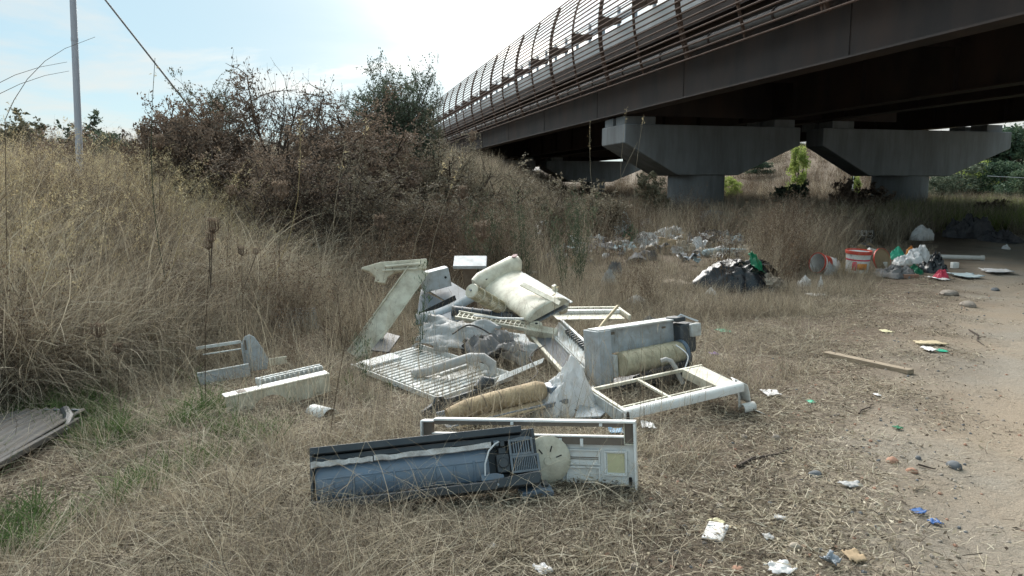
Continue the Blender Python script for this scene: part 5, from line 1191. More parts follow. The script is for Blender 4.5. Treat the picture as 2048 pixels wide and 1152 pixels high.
# ------------------------------------------------------------------ grass kinds
def clump(kind, seed, m):
    rg = np.random.default_rng(seed)
    if kind == 'tall':
        a = ribbons(30, .14, (.40, .85), 14, 9, 38, .0044, 5, (.15, .85), rg=rg); p = panicle(a[3][:14], a[4][:14], 5, .018, .004, .12, .3, (.3, .8), rg)
        return npmesh('tall_straw', *join(a[:3], p), m)
    if kind == 'lean':
        a = ribbons(34, .16, (.35, .9), 46, 22, 45, .0046, 5, (-.05, 1.), rg=rg, wob=.18); return npmesh('leaning_straw', *a[:3], m)
    if kind == 'mat':
        a = ribbons(46, .22, (.15, .6), 76, 14, 22, .0042, 4, (-.1, .95), rg=rg, wob=.25, zmin=.006); return npmesh('matted_straw', *a[:3], m)
    if kind == 'seed':
        a = ribbons(12, .10, (.75, 1.15), 16, 10, 75, .0046, 7, (.35, .8), rg=rg); p = panicle(a[3], a[4], 26, .026, .0055, .30, .9, (.4, 1), rg)
        b = ribbons(16, .12, (.3, .7), 25, 12, 50, .003, 4, (.2, .7), rg=rg); return npmesh('seeding_grass', *join(a[:3], p, b[:3]), m)
    if kind == 'short':
        a = ribbons(34, .08, (.06, .20), 28, 16, 40, .0034, 3, (.2, .8), rg=rg); return npmesh('short_tuft', *a[:3], m)
    if kind == 'green':
        a = ribbons(26, .06, (.06, .17), 30, 15, 55, .0050, 4, (.2, .9), rg=rg); return npmesh('green_tuft', *a[:3], m)
    if kind == 'litter':
        a = ribbons(40, .24, (.02, .13), 86, 4, 3, .0034, 2, (.0, 1.), rg=rg, wob=.2, zmin=.003, taper=.4)
        n = 16; C_ = np.c_[rg.normal(0, .13, (n, 2)), rg.uniform(.003, .012, n)]; D = np.c_[rg.normal(0, 1, (n, 2)), rg.normal(0, .18, n)]
        return npmesh('straw_litter', *join(a[:3], quads(C_, D, .03, .012, rg, (.0, .9))), m)
    if kind == 'far':
        a = ribbons(46, .42, (.45, .95), 16, 10, 36, .010, 3, (.05, .85), rg=rg); b = ribbons(26, .42, (.3, .7), 48, 16, 30, .009, 3, (.1, .9), rg=rg)
        return npmesh('far_grass', *join(a[:3], b[:3]), m)
    if kind == 'weed':
        a = ribbons(7, .05, (.35, .75), 14, 8, 14, .005, 5, (.1, .6), rg=rg); parts_ = [a[:3]]
        V = a[0].reshape(7, 12, 3)
        for s in range(1, 6):
            base = V[:, 2*s:2*s+2].mean(1); 
            for q in range(3):
                b = ribbons(7, .0, (.06, .2), 42, 15, -20, .0028, 2, (.1, .7), rg=rg); bv = b[0].reshape(7, 6, 3) + base[:, None]
                parts_.append((bv.reshape(-1, 3), b[1], b[2])); C_ = bv[:, 4:].mean(1)
                parts_.append(quads(np.repeat(C_, 4, 0) + rg.normal(0, .012, (28, 3)), rg.normal(0, 1, (28, 3)), .02, .009, rg, (.2, .9)))
        return npmesh('dead_weed', *join(*parts_), m)
G = {}
for kd, m_, nv in (('tall','straw',5), ('lean','straw',6), ('mat','straw',6), ('seed','gold',5), ('short','straw',4), ('green','greenb',4), ('litter','straw',6), ('far','straw',5), ('weed','deadw',4)):
    G[kd] = (proto('clump_' + kd, [clump(kd, 100 * i + len(kd) * 7 + ord(kd[0]), M[m_]) for i in range(nv)]), nv)
G['fargold'] = (proto('clump_fargold', [clump('far', 900 + i, M['gold']) for i in range(3)]), 3)
G['fargreen'] = (proto('clump_fargreen', [clump('far', 950 + i, M['limeleaf']) for i in range(3)]), 3)

# matted fallen straw, everywhere off the track
X, Y, rg = cand(8200, 2.1, 15, 21)
e = edge(X, Y); den = sstep((e - .55) / 1.3) * (.12 + .88 * clumpn(X, Y, 1.7)) * (.35 + .65 * sstep((clumpn(X + 4, Y, .95) - .25) / .3)); k_ = rg.random(len(X)) < den
X, Y = X[k_], Y[k_]; ok = allow(X, Y, .07, rg); X, Y = X[ok], Y[ok]
scatter('matted_straw', 'matted fallen dry straw covering the ground around the dumped appliances', 'dry grass', X, Y, *G['mat'], .5, 1.05, 6, seed=3)
# leaning straw: left half, bank, round the heap
X, Y, rg = cand(11000, 2.4, 15, 22)
e, fd = edge(X, Y), footd(X, Y)
den = np.maximum(sstep((fd + 1.6) / 1.6), .55 * sstep((e - 2.3) / 1.2) * sstep((Y - 4.6) / 1.5)) * (.2 + .8 * clumpn(X, Y, 1.1))
den *= np.where((Y < 4.4), .25, 1); den *= np.where((X > 1.2) & (Y < 9), .15, 1)
k_ = rg.random(len(X)) < den; X, Y, fd = X[k_], Y[k_], fd[k_]
s_ = (.45 + .55 * sstep((fd + 1.2) / 1.8)) * rg.uniform(.7, 1.35, len(X)); s_ = np.where(Y < 5, s_ * .6, s_); ok = allow(X, Y, .42 * s_, rg)
scatter('leaning_straw', 'tangled leaning dry grass on the bank and round the heap', 'dry grass', X[ok], Y[ok], *G['lean'], s_[ok] * .8, s_[ok] * 1.25, 10, seed=4)
# upright straw behind the heap and on the bank
X, Y, rg = cand(8500, 3.2, 16, 23)
e, fd = edge(X, Y), footd(X, Y)
den = np.maximum(.75 * sstep((fd + .8) / 1.5) * sstep((clumpn(X, Y, 2.3) - .2) / .5), .8 * sstep((e - 2.6) / 1.5) * sstep((Y - 5.4) / 2)) * (.1 + .9 * clumpn(X + 3, Y, 1.5))
den *= np.where((X > 1.0) & (Y < 9.3), .10, 1) * np.where(Y < 4.6, .2, 1)
k_ = rg.random(len(X)) < den; X, Y = X[k_], Y[k_]; s_ = np.where(X < -1.2, .95, .72) * np.where(Y < 5.5, .6, 1)
ok = allow(X, Y, .7 * s_, rg)
scatter('tall_straw', 'tall upright dry grass growing behind and left of the heap', 'dry grass', X[ok], Y[ok], *G['tall'], s_[ok] * .75, s_[ok] * 1.2, 7, seed=5)
# tall weeds in the middle distance, up to the piers
X, Y, rg = cand(5200, 10.5, 22, 50, 1, -.25, .62); e = edge(X, Y)
k_ = rg.random(len(X)) < sstep((e - 2.0) / 1.6) * sstep((clumpn(X, Y + 4, .9) - .25) / .5); X, Y = X[k_], Y[k_]; ok = allow(X, Y, 1.0, rg, .2)
scatter('mid_tall_straw', 'tall brown weeds and straw standing among the rubbish towards the piers', 'dry grass', X[ok], Y[ok], *G['tall'], .9, 1.7, 8, seed=51)
X, Y, rg = cand(1500, 10.5, 22, 52, 1, -.25, .62); e = edge(X, Y)
k_ = rg.random(len(X)) < sstep((e - 2.2) / 1.6) * .6; X, Y = X[k_], Y[k_]; ok = allow(X, Y, 1.0, rg, .2)
scatter('mid_dead_weeds', 'dark branching weeds standing among the rubbish towards the piers', 'weeds', X[ok], Y[ok], *G['weed'], 1.0, 1.9, 8, seed=53)
# golden seeding grass on the bank
X, Y, rg = cand(6500, 4.6, 13, 24)
fd = footd(X, Y); den = sstep((fd - .1) / 1.6) * (.1 + .9 * clumpn(X, Y + 2, .9)); k_ = rg.random(len(X)) < den * .5; X, Y = X[k_], Y[k_]; ok = allow(X, Y, .8, rg)
big = rg.random(len(X)) < .10
scatter('arching_oat_stems', 'tallest golden oat stems arching above the left bank', 'dry grass', X[ok & big], Y[ok & big], *G['seed'], 1.25, 1.6, 14, seed=61); ok &= ~big
scatter('golden_oat_grass', 'golden seeding wild oat grass arching over the left bank', 'dry grass', X[ok], Y[ok], *G['seed'], .75, 1.25, 10, seed=6)
# short dry tufts and green tufts
X, Y, rg = cand(7000, 2.1, 12, 25)
e = edge(X, Y); den = sstep((e - .5) / 1.4) * (.15 + .85 * clumpn(X, Y, 2.1)); k_ = rg.random(len(X)) < den; X, Y = X[k_], Y[k_]; ok = allow(X, Y, .12, rg)
scatter('short_dry_tufts', 'short dry grass tufts over the soil', 'dry grass', X[ok], Y[ok], *G['short'], .6, 1.3, 8, seed=7)
X, Y, rg = cand(12000, 2.1, 6.5, 26)
den = sstep((-.25 - X) / 1.0) * sstep((footd(X, Y) + 2.8) / 1.2) * sstep((clumpn(X + 1, Y, 2.6) - .42) / .25) * (1 - sstep((Y - 4.6) / 1.4)); k_ = rg.random(len(X)) < den * .9; X, Y = X[k_], Y[k_]; ok = allow(X, Y, .12, rg)
scatter('green_grass', 'fresh green grass blades sprouting through dry straw at lower left', 'grass', X[ok], Y[ok], *G['green'], .8, 1.7, 8, seed=8)
# litter on the bare soil
X, Y, rg = cand(11000, 2.0, 13, 27)
e = edge(X, Y); den = np.maximum(sstep((e + .75) / 1.2) * (.3 + .7 * clumpn(X, Y, 2.4)), .05 * (e > -2)); k_ = rg.random(len(X)) < den; X, Y = X[k_], Y[k_]
scatter('straw_litter', 'broken straw and leaf litter strewn over bare soil', 'litter', X, Y, *G['litter'], .5, 1.15, 3, .0, seed=9)
# dead dark weeds
X, Y, rg = cand(5200, 3.6, 16, 28)
e, fd = edge(X, Y), footd(X, Y); den = np.maximum(sstep((fd + 1.2) / 2), sstep((e - 2.6) / 2) * sstep((Y - 5.5) / 2)) * sstep((clumpn(X - 2, Y + 5, 1.0) - .3) / .4)
den *= np.where((X > .6) & (Y < 9), .06, 1); den *= np.where(X < -2.4, .08, 1); k_ = rg.random(len(X)) < den * .55; X, Y = X[k_], Y[k_]; ok = allow(X, Y, .6, rg)
scatter('dead_weeds', 'dark dead weeds standing among the dry grass', 'weeds', X[ok], Y[ok], *G['weed'], .7, 1.35, 8, seed=10)
# long fallen grass lying down the bank
def fallen(seed):
    rg = np.random.default_rng(seed); a = ribbons(40, .22, (.6, 1.2), 32, 17, 92, .0056, 7, (.05, .95), (0, .45), rg=rg, zmin=.03, wob=.10)
    return npmesh('fallen_straw', *a[:3], M['straw'])
G['fallen'] = (proto('clump_fallen', [fallen(700 + i) for i in range(5)]), 5)
X, Y, rg = cand(3000, 4.8, 10.5, 40, 1, -.80, -.20)
fd = footd(X, Y); den = sstep((fd + .5) / 1.2) * (1 - sstep((fd - 4.2) / 1.5)) * (.25 + .75 * clumpn(X, Y - 1, 1.0)); k_ = rg.random(len(X)) < den; X, Y = X[k_], Y[k_]; ok = allow(X, Y, .45, rg, .3)
scatter('fallen_long_grass', 'long fallen dry grass combed down the left bank in a thick mass', 'dry grass', X[ok], Y[ok], *G['fallen'], .65, 1.15, 12, .05, seed=41, yawr=(-.6, .5))
X, Y, rg = cand(2000, 4.6, 10.5, 42, 1, -.80, -.15)
fd = footd(X, Y); den = sstep((fd + .6) / 1.0) * (.2 + .8 * clumpn(X + 2, Y + 1, 1.8)); k_ = rg.random(len(X)) < den * .8; X, Y = X[k_], Y[k_]; ok = allow(X, Y, .5, rg, .3)
scatter('tangled_long_grass', 'coarse pale straw tangled in all directions over the left bank', 'dry grass', X[ok], Y[ok], *G['fallen'], .7, 1.35, 16, .08, seed=43)
# distance
X, Y, rg = cand(13000, 12.5, 130, 29, .8)
e = edge(X, Y); den = sstep((e - 1.6) / 2.0) * (.35 + .65 * clumpn(X, Y, .6)); den = np.where(Y > 21, np.maximum(den, sstep((Y - 21) / 4)), den)
k_ = rg.random(len(X)) < den; X, Y, e = X[k_], Y[k_], e[k_]; ok = allow(X, Y, .65, rg, .3)
s_ = np.where(Y < 16, .62, np.where(Y < 19, .9, 1.2)) * np.where(edge(X, Y) < -1, .55, 1); s_ = np.where((Y > 21) & (edge(X, Y) > 3), 1.15, s_); s_ = np.where(Y > 36, 1.0, s_); s_ = np.where(Y > 60, 1.8, s_); nearf = (Y < 40) | (rg.random(len(X)) < .3)
G['fardark'] = (proto('clump_fardark', [clump('far', 970 + i, M['deadw']) for i in range(3)]), 3)
kf = ok & ~nearf; ok &= nearf
scatter('hillside_scrub_grass', 'dark brown dry growth over the far hillside', 'dry grass', X[kf], Y[kf], *G['fardark'], s_[kf] * .7, s_[kf] * 1.15, 6, seed=11)
scatter('far_dry_grass', 'tall brown dry grass filling the ground up to the bridge piers', 'dry grass', X[ok], Y[ok], *G['far'], s_[ok] * .7, s_[ok] * 1.15, 6, seed=12)
X, Y, rg = cand(9000, 8.5, 21, 44); e = edge(X, Y); k_ = (rg.random(len(X)) < sstep((e - .9) / 1.2) * (.3 + .7 * clumpn(X, Y, 1.4))) & (X > -2.5); X, Y = X[k_], Y[k_]
bx, by, _ = proj(X, Y, hz(X, Y)); k_ = ~((bx > 1075) & (bx < 1500) & (by > 455) & (by < 540) & (rg.random(len(X)) > .5)); X, Y = X[k_], Y[k_]
scatter('low_dry_grass', 'low dry grass round the rubbish heaps in the middle distance', 'dry grass', X, Y, *G['far'], .14, .36, 8, seed=45)
rg = np.random.default_rng(46); n = 220; px_ = np.where(rg.random(n) < .72, rg.uniform(1085, 1480, n), rg.uniform(1440, 1780, n)); py_ = rg.normal(494, 17, n) + (px_ < 1180) * 8
pp = np.array([gp(float(a), float(b)) for a, b in zip(px_, np.clip(py_, 458, 530))])
o = scatter('rubbish_fragments', 'mixed small scraps of film, board and rag strewn through the long rubbish heap', 'rubbish', pp[:, 0], pp[:, 1], proto('rubbish_kind', RUB), 12, .45, 1.7, 34, .05, seed=47)
X, Y, rg = cand(2600, 10, 30, 30); k_ = (edge(X, Y) > 1.8) & (rg.random(len(X)) < sstep((clumpn(X, Y + 9, .8) - .5) / .3) * .6); X, Y = X[k_], Y[k_]; ok = allow(X, Y, .7, rg, .3)
scatter('far_golden_grass', 'patches of pale golden grass between rubbish and bridge', 'dry grass', X[ok], Y[ok], *G['fargold'], .5, .85, 6, seed=13)
X, Y, rg = cand(2500, 23, 42, 31, 1, .42, .80); k_ = rg.random(len(X)) < .8 * (edge(X, Y) < 6); X, Y = X[k_], Y[k_]
scatter('yellow_green_grass', 'yellow-green grass strip in front of the trees at far right', 'grass', X, Y, *G['fargreen'], .6, 1.0, 6, seed=14)
# pebbles
pebs = [crumple_mesh('pebble', (.010, .008, .010), 3.3 * i + 1, 1, .3, 1.5) for i in range(4)]
for me, mm in zip(pebs, ('stone', 'beige', 'slatestone', 'brick')): me.materials.append(M[mm])
X, Y, rg = cand(9000, 2.0, 12, 32); e = edge(X, Y); den = np.where(e > -.6, .5 * sstep((2.5 - e) / 2), .10); k_ = rg.random(len(X)) < den
scatter('pebbles', 'small pebbles and grit scattered over soil and track', 'pebbles', X[k_], Y[k_], proto('pebble_kind', pebs), 4, .35, 1.5, 20, -.003, seed=15)

# ------------------------------------------------------------------ shrubs and trees
def grow(seed, h, w, nstem, nch, ntw, leaves, lsz, tone, up=.35, bare=.12, lw=.5, flat=1.0):
    """multi-stem shrub: stems > branches > twigs, leaf faces along the twigs"""
    rs = np.random.default_rng(seed); mb = MB(); LC = []; LD = []
    def poly(p, d, ln, n, jit, lift):
        pts = [p]; 
        for _ in range(n):
            d = d + rs.normal(0, jit, 3); d[2] += lift; d = d / np.linalg.norm(d); p = p + d * ln / n; pts.append(p)
        return pts, d
    for s in range(nstem):
        a = 2 * np.pi * (s + rs.random()) / nstem; t = rs.uniform(.05, 1.0)
        d = np.array([math.cos(a) * t * w / h, math.sin(a) * t * w / h * flat, 1.0]); d /= np.linalg.norm(d)
        L0 = h * rs.uniform(.55, .86) * (1.05 - .25 * t)
        pts, _ = poly(np.array([rs.normal(0, .06 * w), rs.normal(0, .06 * w), -.1]), d, L0, 6, .16, .04)
        r0 = .012 * h * rs.uniform(.6, 1.1); mb.tube([Vector(q) for q in pts], list(np.linspace(r0, r0 * .3, 7)), 5, False)
        for c in range(nch):
            f = rs.uniform(bare, 1.0); i = min(5, int(f * 6)); p = pts[i] + (pts[i+1] - pts[i]) * (f * 6 - i if f * 6 - i <= 1 else 1)
            o = rs.normal(0, 1, 3); o[2] = abs(o[2]) * up + .1; o /= np.linalg.norm(o)
            bp, bd = poly(p, o, h * rs.uniform(.14, .30), 4, .25, .08); mb.tube([Vector(q) for q in bp], list(np.linspace(r0 * .32, r0 * .12, 5)), 3, False)
            for k2 in range(ntw):
                j = rs.integers(1, 5); q0 = bp[j]; o2 = bd * .5 + rs.normal(0, .7, 3); o2[2] += .15; o2 /= np.linalg.norm(o2)
                tp, td = poly(q0, o2, h * rs.uniform(.05, .13), 3, .2, .05); mb.tube([Vector(q) for q in tp], list(np.linspace(r0 * .10, r0 * .05, 4)), 3, False)
                f = rs.random(leaves)[:, None]; A = np.array(tp[0]); B = np.array(tp[-1])
                LC.append(A + (B - A) * f + rs.normal(0, .02 * h * .3, (leaves, 3))); LD.append(td + rs.normal(0, .8, (leaves, 3)))
    LC = np.concatenate(LC); LD = np.concatenate(LD)
    V, Q, T = quads(LC, LD, lsz, lsz * lw, rs, tone)
    # clumps of lighter and darker foliage
    n3 = np.sin(LC[:, 0] * 5 / w + seed) + np.sin(LC[:, 1] * 6 / w + 2 * seed) + np.sin(LC[:, 2] * 7 / h + seed)
    T = np.clip(T + np.repeat(n3, 4) * .10, 0, 1)
    return mb.mesh('branches'), (V, Q, T)
def shrub(name, label, cat, px, top, wpx, Y, lm, seed, nstem=9, nch=11, ntw=7, leaves=5, lsz=.05, tone=(.2, .8), group=None, base=None, sink=.0, **kw):
    leaves = int(leaves * (3.2 if name == 'brown_bush' else 2.4)); lsz *= .62 if Y < 22 else .9
    c = at(px, top, Y); zb = H(c.x, Y) - sink; h = c.z - zb; w = wpx / F * Y * .5
    t = thing(name, label, cat, Matrix.Translation((c.x, Y, zb)), group)
    br_, lf = grow(seed, h * 1.02, w, nstem, nch, ntw, leaves, lsz, tone, **kw)
    V = lf[0]; fz = h / np.percentile(V[:, 2], 99.3); fw = w / np.percentile(np.abs(V[:, 0]), 96)
    def sq(v):
        for c_ in (0, 1):
            r_ = np.abs(v[:, c_]) / w; v[:, c_] = np.sign(v[:, c_]) * w * np.where(r_ > .9, .9 + .25 * np.tanh((r_ - .9) / .25), r_)
        return v
    V *= [fw, fw, fz]; sq(V); bv = np.empty(len(br_.vertices) * 3, np.float32); br_.vertices.foreach_get('co', bv); bv = bv.reshape(-1, 3) * [fw, fw, fz]; bv = sq(bv); br_.vertices.foreach_set('co', bv.astype(np.float32).ravel())
    part('branches', br_, M['bark'], t, fix=False); part('foliage', npmesh('foliage', *lf, M[lm]), None, t, fix=False)
    return t
BG = 'dry bushes on the left bank'
shrub('brown_bush', 'dense dark brown dry bush, leftmost of those behind the seeding grass', 'bush', 388, 172, 210, 12.5, 'brownleaf', 1, 14, 14, 9, 6, .06, group=BG)
shrub('brown_bush', 'low spreading brown bush at left foot of the tall dense brown bush', 'bush', 320, 225, 130, 12.9, 'brownleaf', 2, 9, 11, 8, 6, .06, group=BG)
shrub('green_bush', 'grey-green bush peeping over the dense dark brown bush', 'bush', 432, 148, 150, 14.6, 'greyleaf', 3, 9, 11, 8, 6, .06)
shrub('thin_tree', 'thin sparse-leaved small tree rising between the brown bushes', 'tree', 548, 132, 190, 14.2, 'brownleaf', 4, 9, 9, 5, 2, .075, (.1, .6), bare=.35)
shrub('thin_tree', 'wispy brown-tipped small tree right of the sparse-leaved one', 'tree', 610, 152, 120, 14.8, 'brownleaf', 5, 7, 8, 5, 2, .07, (.1, .6), bare=.35)
shrub('brown_bush', 'broad rust-brown bush mound left of the dark green tree', 'bush', 705, 190, 260, 15.5, 'brownleaf', 6, 16, 14, 9, 6, .06, group=BG)
shrub('green_tree', 'dark grey-green round tree at left end of the bridge', 'tree', 782, 132, 168, 19.5, 'greenleaf', 7, 18, 17, 10, 7, .075, (.3, 1.))
shrub('green_tree', 'lower grey-green side tree against the bridge screen', 'tree', 835, 205, 90, 20, 'greyleaf', 8, 8, 11, 9, 6, .09)
shrub('brown_bush', 'grey-brown twiggy bush below the sparse-leaved tree', 'bush', 575, 262, 260, 11.6, 'brownleaf', 9, 13, 12, 8, 5, .045, (.25, .9), group=BG)
shrub('brown_bush', 'dark twiggy bush in front of the rust-brown mound', 'bush', 740, 300, 240, 11.8, 'scrub', 10, 13, 12, 8, 5, .045, (.0, .7), group=BG)
shrub('brown_bush', 'dry brown bush sloping down to the bridge girder', 'bush', 850, 262, 190, 16.5, 'scrub', 11, 12, 13, 8, 6, .06, (.3, .9), group=BG)
shrub('grey_bush', 'grey-green brush right of the dry brown bush', 'bush', 930, 308, 150, 17, 'scrub', 12, 10, 12, 8, 6, .06, (.2, .9))
shrub('grey_bush', 'pale grey scrub under the far end of the bridge', 'bush', 1010, 340, 150, 17.5, 'scrub', 13, 10, 12, 8, 6, .06, (.3, 1))
shrub('grey_bush', 'olive-brown scrub in front of the far pier', 'bush', 1105, 362, 130, 18, 'scrub', 14, 10, 11, 8, 6, .06, (.2, .8))
shrub('grey_bush', 'brown-green scrub at left foot of the nearer pier', 'bush', 1200, 368, 120, 20, 'scrub', 15, 10, 11, 8, 6, .07, (.1, .8))
shrub('green_bush', 'low green shrub under the nearer pier cap', 'bush', 1305, 350, 60, 26, 'greyleaf', 16, 8, 9, 8, 6, .09, (.3, 1))
shrub('grey_bush', 'dark scrub hump behind the tall grass at centre', 'bush', 890, 372, 190, 12.5, 'scrub', 17, 11, 12, 8, 5, .045, (.1, .9), group=BG)
shrub('grey_bush', 'grey dry scrub right of the dark scrub hump', 'bush', 985, 395, 140, 12.6, 'scrub', 18, 9, 11, 8, 5, .045, (.2, 1))
shrub('far_bush', 'small dark bush at foot of the grey pole', 'bush', 200, 238, 110, 24, 'greenleaf', 19, 9, 10, 7, 5, .10, (.2, .8), sink=.3)
shrub('far_bush', 'dull green bush at the left edge behind dry grass', 'bush', 30, 226, 150, 23, 'greyleaf', 20, 9, 10, 7, 5, .10, (.2, .9), sink=.3)
shrub('far_bush', 'brown low bush left of the pole foot', 'bush', 105, 250, 130, 20, 'brownleaf', 21, 9, 10, 7, 5, .08, (.2, .9), sink=.3)
# feathery green stalk plants
def feather(label, px, top, Y, wpx, seed, n=9, fq=5):
    c = at(px, top, Y); zb = H(c.x, Y); h = c.z - zb; w = wpx / F * Y
    rg = np.random.default_rng(seed); t = thing('feathery_weed', label, 'weed', Matrix.Translation((c.x, Y, zb)), 'feathery green weeds')
    a = ribbons(n, w * .3, (h * .7, h * 1.05), 8, 5, 10, .010, 6, (.1, .5), rg=rg); V = a[0].reshape(n, 14, 3); ps_ = []
    for s in range(1, 7):
        base = V[:, 2*s:2*s+2].mean(1)
        for q in range(6):
            b = ribbons(n, .0, (h * .05, h * .15), 32, 14, -15, .0045, 2, (.2, .9), rg=rg); bv = b[0].reshape(n, 6, 3) + base[:, None] + rg.normal(0, h * .02, (n, 1, 3)); ps_.append((bv.reshape(-1, 3), b[1], b[2]))
            C_ = bv[:, 3:].mean(1); ps_.append(quads(np.repeat(C_, fq, 0) + rg.normal(0, .02, (fq * n, 3)), np.tile([0, 0, 1.], (fq * n, 1)) + rg.normal(0, .5, (fq * n, 3)), .05, .007, rg, (.2, 1)))
    part('stems', npmesh('stems', *a[:3], M['fern']), None, t, fix=False); part('fronds', npmesh('fronds', *join(*ps_), M['fern']), None, t, fix=False)
feather('tallest feathery dark green weed in front of the pale bags', 1052, 392, 10.6, 40, 1, 6, 3)
feather('feathery dark green weed just right of the pale blue bag', 1128, 415, 10.8, 34, 2, 5, 3)
feather('bushy feathery weed left of the tallest green one', 1005, 400, 11.0, 50, 3, 6, 3)
feather('thin feathery weed left of the brown slab', 1160, 405, 11.3, 24, 4)
feather('short feathery weed low behind the metal channel', 955, 452, 10.2, 34, 5, 5, 3)
feather('grey-green feathery weed beside the dark scrub hump', 930, 415, 11.6, 40, 6, 5, 3)
feather('thin green weed growing beside the cream seven-shaped cover', 838, 545, 6.3, 22, 7, 2, 2)
feather('thin green weed rising in front of the heap at its left foot', 728, 668, 5.6, 18, 8, 2, 2)

# far trees: trunk and a crown of many leaf clumps
def crown(seed, nb, n, lsz, tone):
    rs = np.random.default_rng(seed); C_ = []; T = []
    for b in range(nb):
        a = rs.random() * 2 * np.pi; z = rs.uniform(.25, .92); rr = .42 * math.sqrt(max(.06, 1 - ((z - .5) / .52) ** 2)) * rs.uniform(.3, 1)
        c = np.array([rr * math.cos(a), rr * math.sin(a), z]); r = rs.uniform(.07, .15)
        d = rs.normal(0, 1, (n, 3)); d /= np.linalg.norm(d, axis=1, keepdims=True)
        C_.append(c + d * r * (rs.random(n)[:, None] ** .4) * np.array([1.1, 1.1, .75])); T.append(np.full(n, rs.normal(0, .16)))
    C_ = np.concatenate(C_); V, Q, Tn = quads(C_, rs.normal(0, 1, C_.shape), lsz, lsz * .6, rs, tone)
    return V, Q, np.clip(Tn + np.repeat(np.concatenate(T), 4), 0, 1)
CR = [npmesh('crown', *crown(s, 58, 95, .05, (.1, .8)), M['treeleaf']) for s in (1, 2, 3)] 
CRG = [npmesh('crown', *crown(s + 9, 46, 85, .05, (.2, .9)), M['limeleaf']) for s in (1, 2)]
CRB = [npmesh('crown', *crown(s + 19, 46, 85, .05, (.2, .9)), M['greenleaf']) for s in (1, 2)]
TRK = MB().tube([(0,0,-.05), (.01,0,.2), (-.01,.01,.45), (.01,0,.75)], [.03,.024,.018,.006], 7).tube([(0,0,.25), (.1,.02,.5), (.18,.03,.62)], [.014,.01,.004], 5).tube([(0,0,.32), (-.12,-.03,.52), (-.2,-.02,.68)], [.014,.01,.004], 5).mesh('trunk')
def tree(label, px, top, bot, wpx, Y, crowns, k_, name='leafy_tree', cat='tree', group='trees beyond the bridge'):
    a, b = at(px, top, Y), at(px, bot, Y); zb = min(b.z, H(a.x, Y)) if bot else H(a.x, Y); h = a.z - zb; w = wpx / F * Y / .9
    t = thing(name, label, cat, Matrix.Translation((a.x, Y, zb)) @ Matrix.Rotation(k_ * 1.7, 4, 'Z'), group)
    c = part('crown', crowns[k_ % len(crowns)], None, t, fix=False); c.scale = (w, w, h)
    r = part('trunk', TRK, M['bark'], t, fix=False); r.scale = (h * .8, h * .8, h)
tree('tallest dark green tree at the right edge beyond the bridge', 2045, 248, 410, 150, 62, CR, 0)
tree('dark green tree just right of the right pier cap', 1985, 272, 410, 120, 64, CR, 1)
tree('broad mid-green tree low beside the right pier column', 1925, 318, 412, 130, 56, CRB, 0)
tree('pale green tree tucked under the right end of the pier cap', 1965, 318, 408, 80, 58, CRG, 0)
tree('round dark tree between pale green tree and the right edge', 2012, 320, 412, 90, 54, CR, 2)
tree('bushy green tree close to the right column', 1890, 345, 412, 60, 50, CRB, 1)
tree('low bluish green tree at right edge above yellow grass', 2050, 340, 420, 90, 48, CR, 1)
tree('farthest tree top showing above the others at right', 2000, 276, 380, 80, 80, CR, 2)
tree('dark tree on hilltop seen between the two piers', 1655, 290, 330, 60, 105, CR, 0)
tree('dark tree on hilltop touching the right pier cap', 1690, 305, 345, 70, 100, CR, 1)
tree('hillside tree left under the nearer pier cap edge', 1520, 322, 350, 60, 85, CR, 2)
tree('hilltop tree behind the yellow-green sapling', 1600, 285, 325, 60, 108, CR, 1)
tree('dark green tree left of the right column', 1750, 345, 385, 40, 70, CRB, 0)
tree('hillside tree hidden mostly by the right pier', 1730, 318, 360, 60, 98, CR, 0)
tree('slender yellow-green sapling between the two piers', 1600, 290, 382, 46, 60, CRG, 1, 'sapling', 'sapling', None)
tree('round lime green bush right of the nearer column', 1464, 352, 390, 44, 62, CRG, 0, 'lime_bush', 'bush', None)
tree('small lime shrub left of the right column', 1712, 350, 385, 26, 52, CRG, 1, 'lime_bush', 'bush', None)
shrub('brown_bush', 'dark brown dry mound bush left of the right column', 'bush', 1735, 376, 70, 27, 'brownleaf', 30, 9, 10, 8, 6, .08, (.0, .7))
shrub('brown_bush', 'brown withered shrub with spiky top between the piers', 'bush', 1692, 358, 44, 26, 'brownleaf', 31, 6, 8, 7, 5, .08, (.0, .5))
shrub('green_bush', 'low dark green shrub under the sapling', 'bush', 1586, 368, 60, 30, 'greenleaf', 32, 8, 9, 8, 6, .10, (.1, .8))
shrub('brown_bush', 'dark leafless shrub at the end of the track', 'bush', 1985, 402, 60, 27, 'deadw', 33, 8, 8, 7, 4, .06, (.1, .7))
# pale shed roofs beyond
t = thing('far_shed', 'long pale shed roof on hilltop beyond the sapling', 'shed', Matrix.Translation(at(1624, 322, 98)))
part('roof', MB().prism([(-2, 0), (0, .55), (2, 0)], -2.6, 2.6, 'x'), M['white'], t); part('wall', MB().box(-2.5, 2.5, -1.9, 1.9, -2.5, -.002), M['white'], t)
pm = at(1707, 340, 47)
t = thing('white_post', 'thin white marker post left of the right pier column', 'post', Matrix.Translation((pm.x, 47, H(pm.x, 47))))
part('shaft', MB().tube([(0, 0, 0), (0, 0, pm.z - H(pm.x, 47))], .05, 8), M['white'], t)
part('cap', MB().tube([(0, 0, pm.z - H(pm.x, 47)), (0, 0, pm.z - H(pm.x, 47) + .06)], .06, 8), M['galv'], t)
a, b = at(1975, 352, 46), at(2120, 356, 46)
single('power_line', MB().tube([Vector((0,0,0)), (b - a) * .5 + Vector((0,0,-.05)), b - a], .02, 5), M['galv'], 'thin wire crossing in front of the trees at right', 'wire', a)

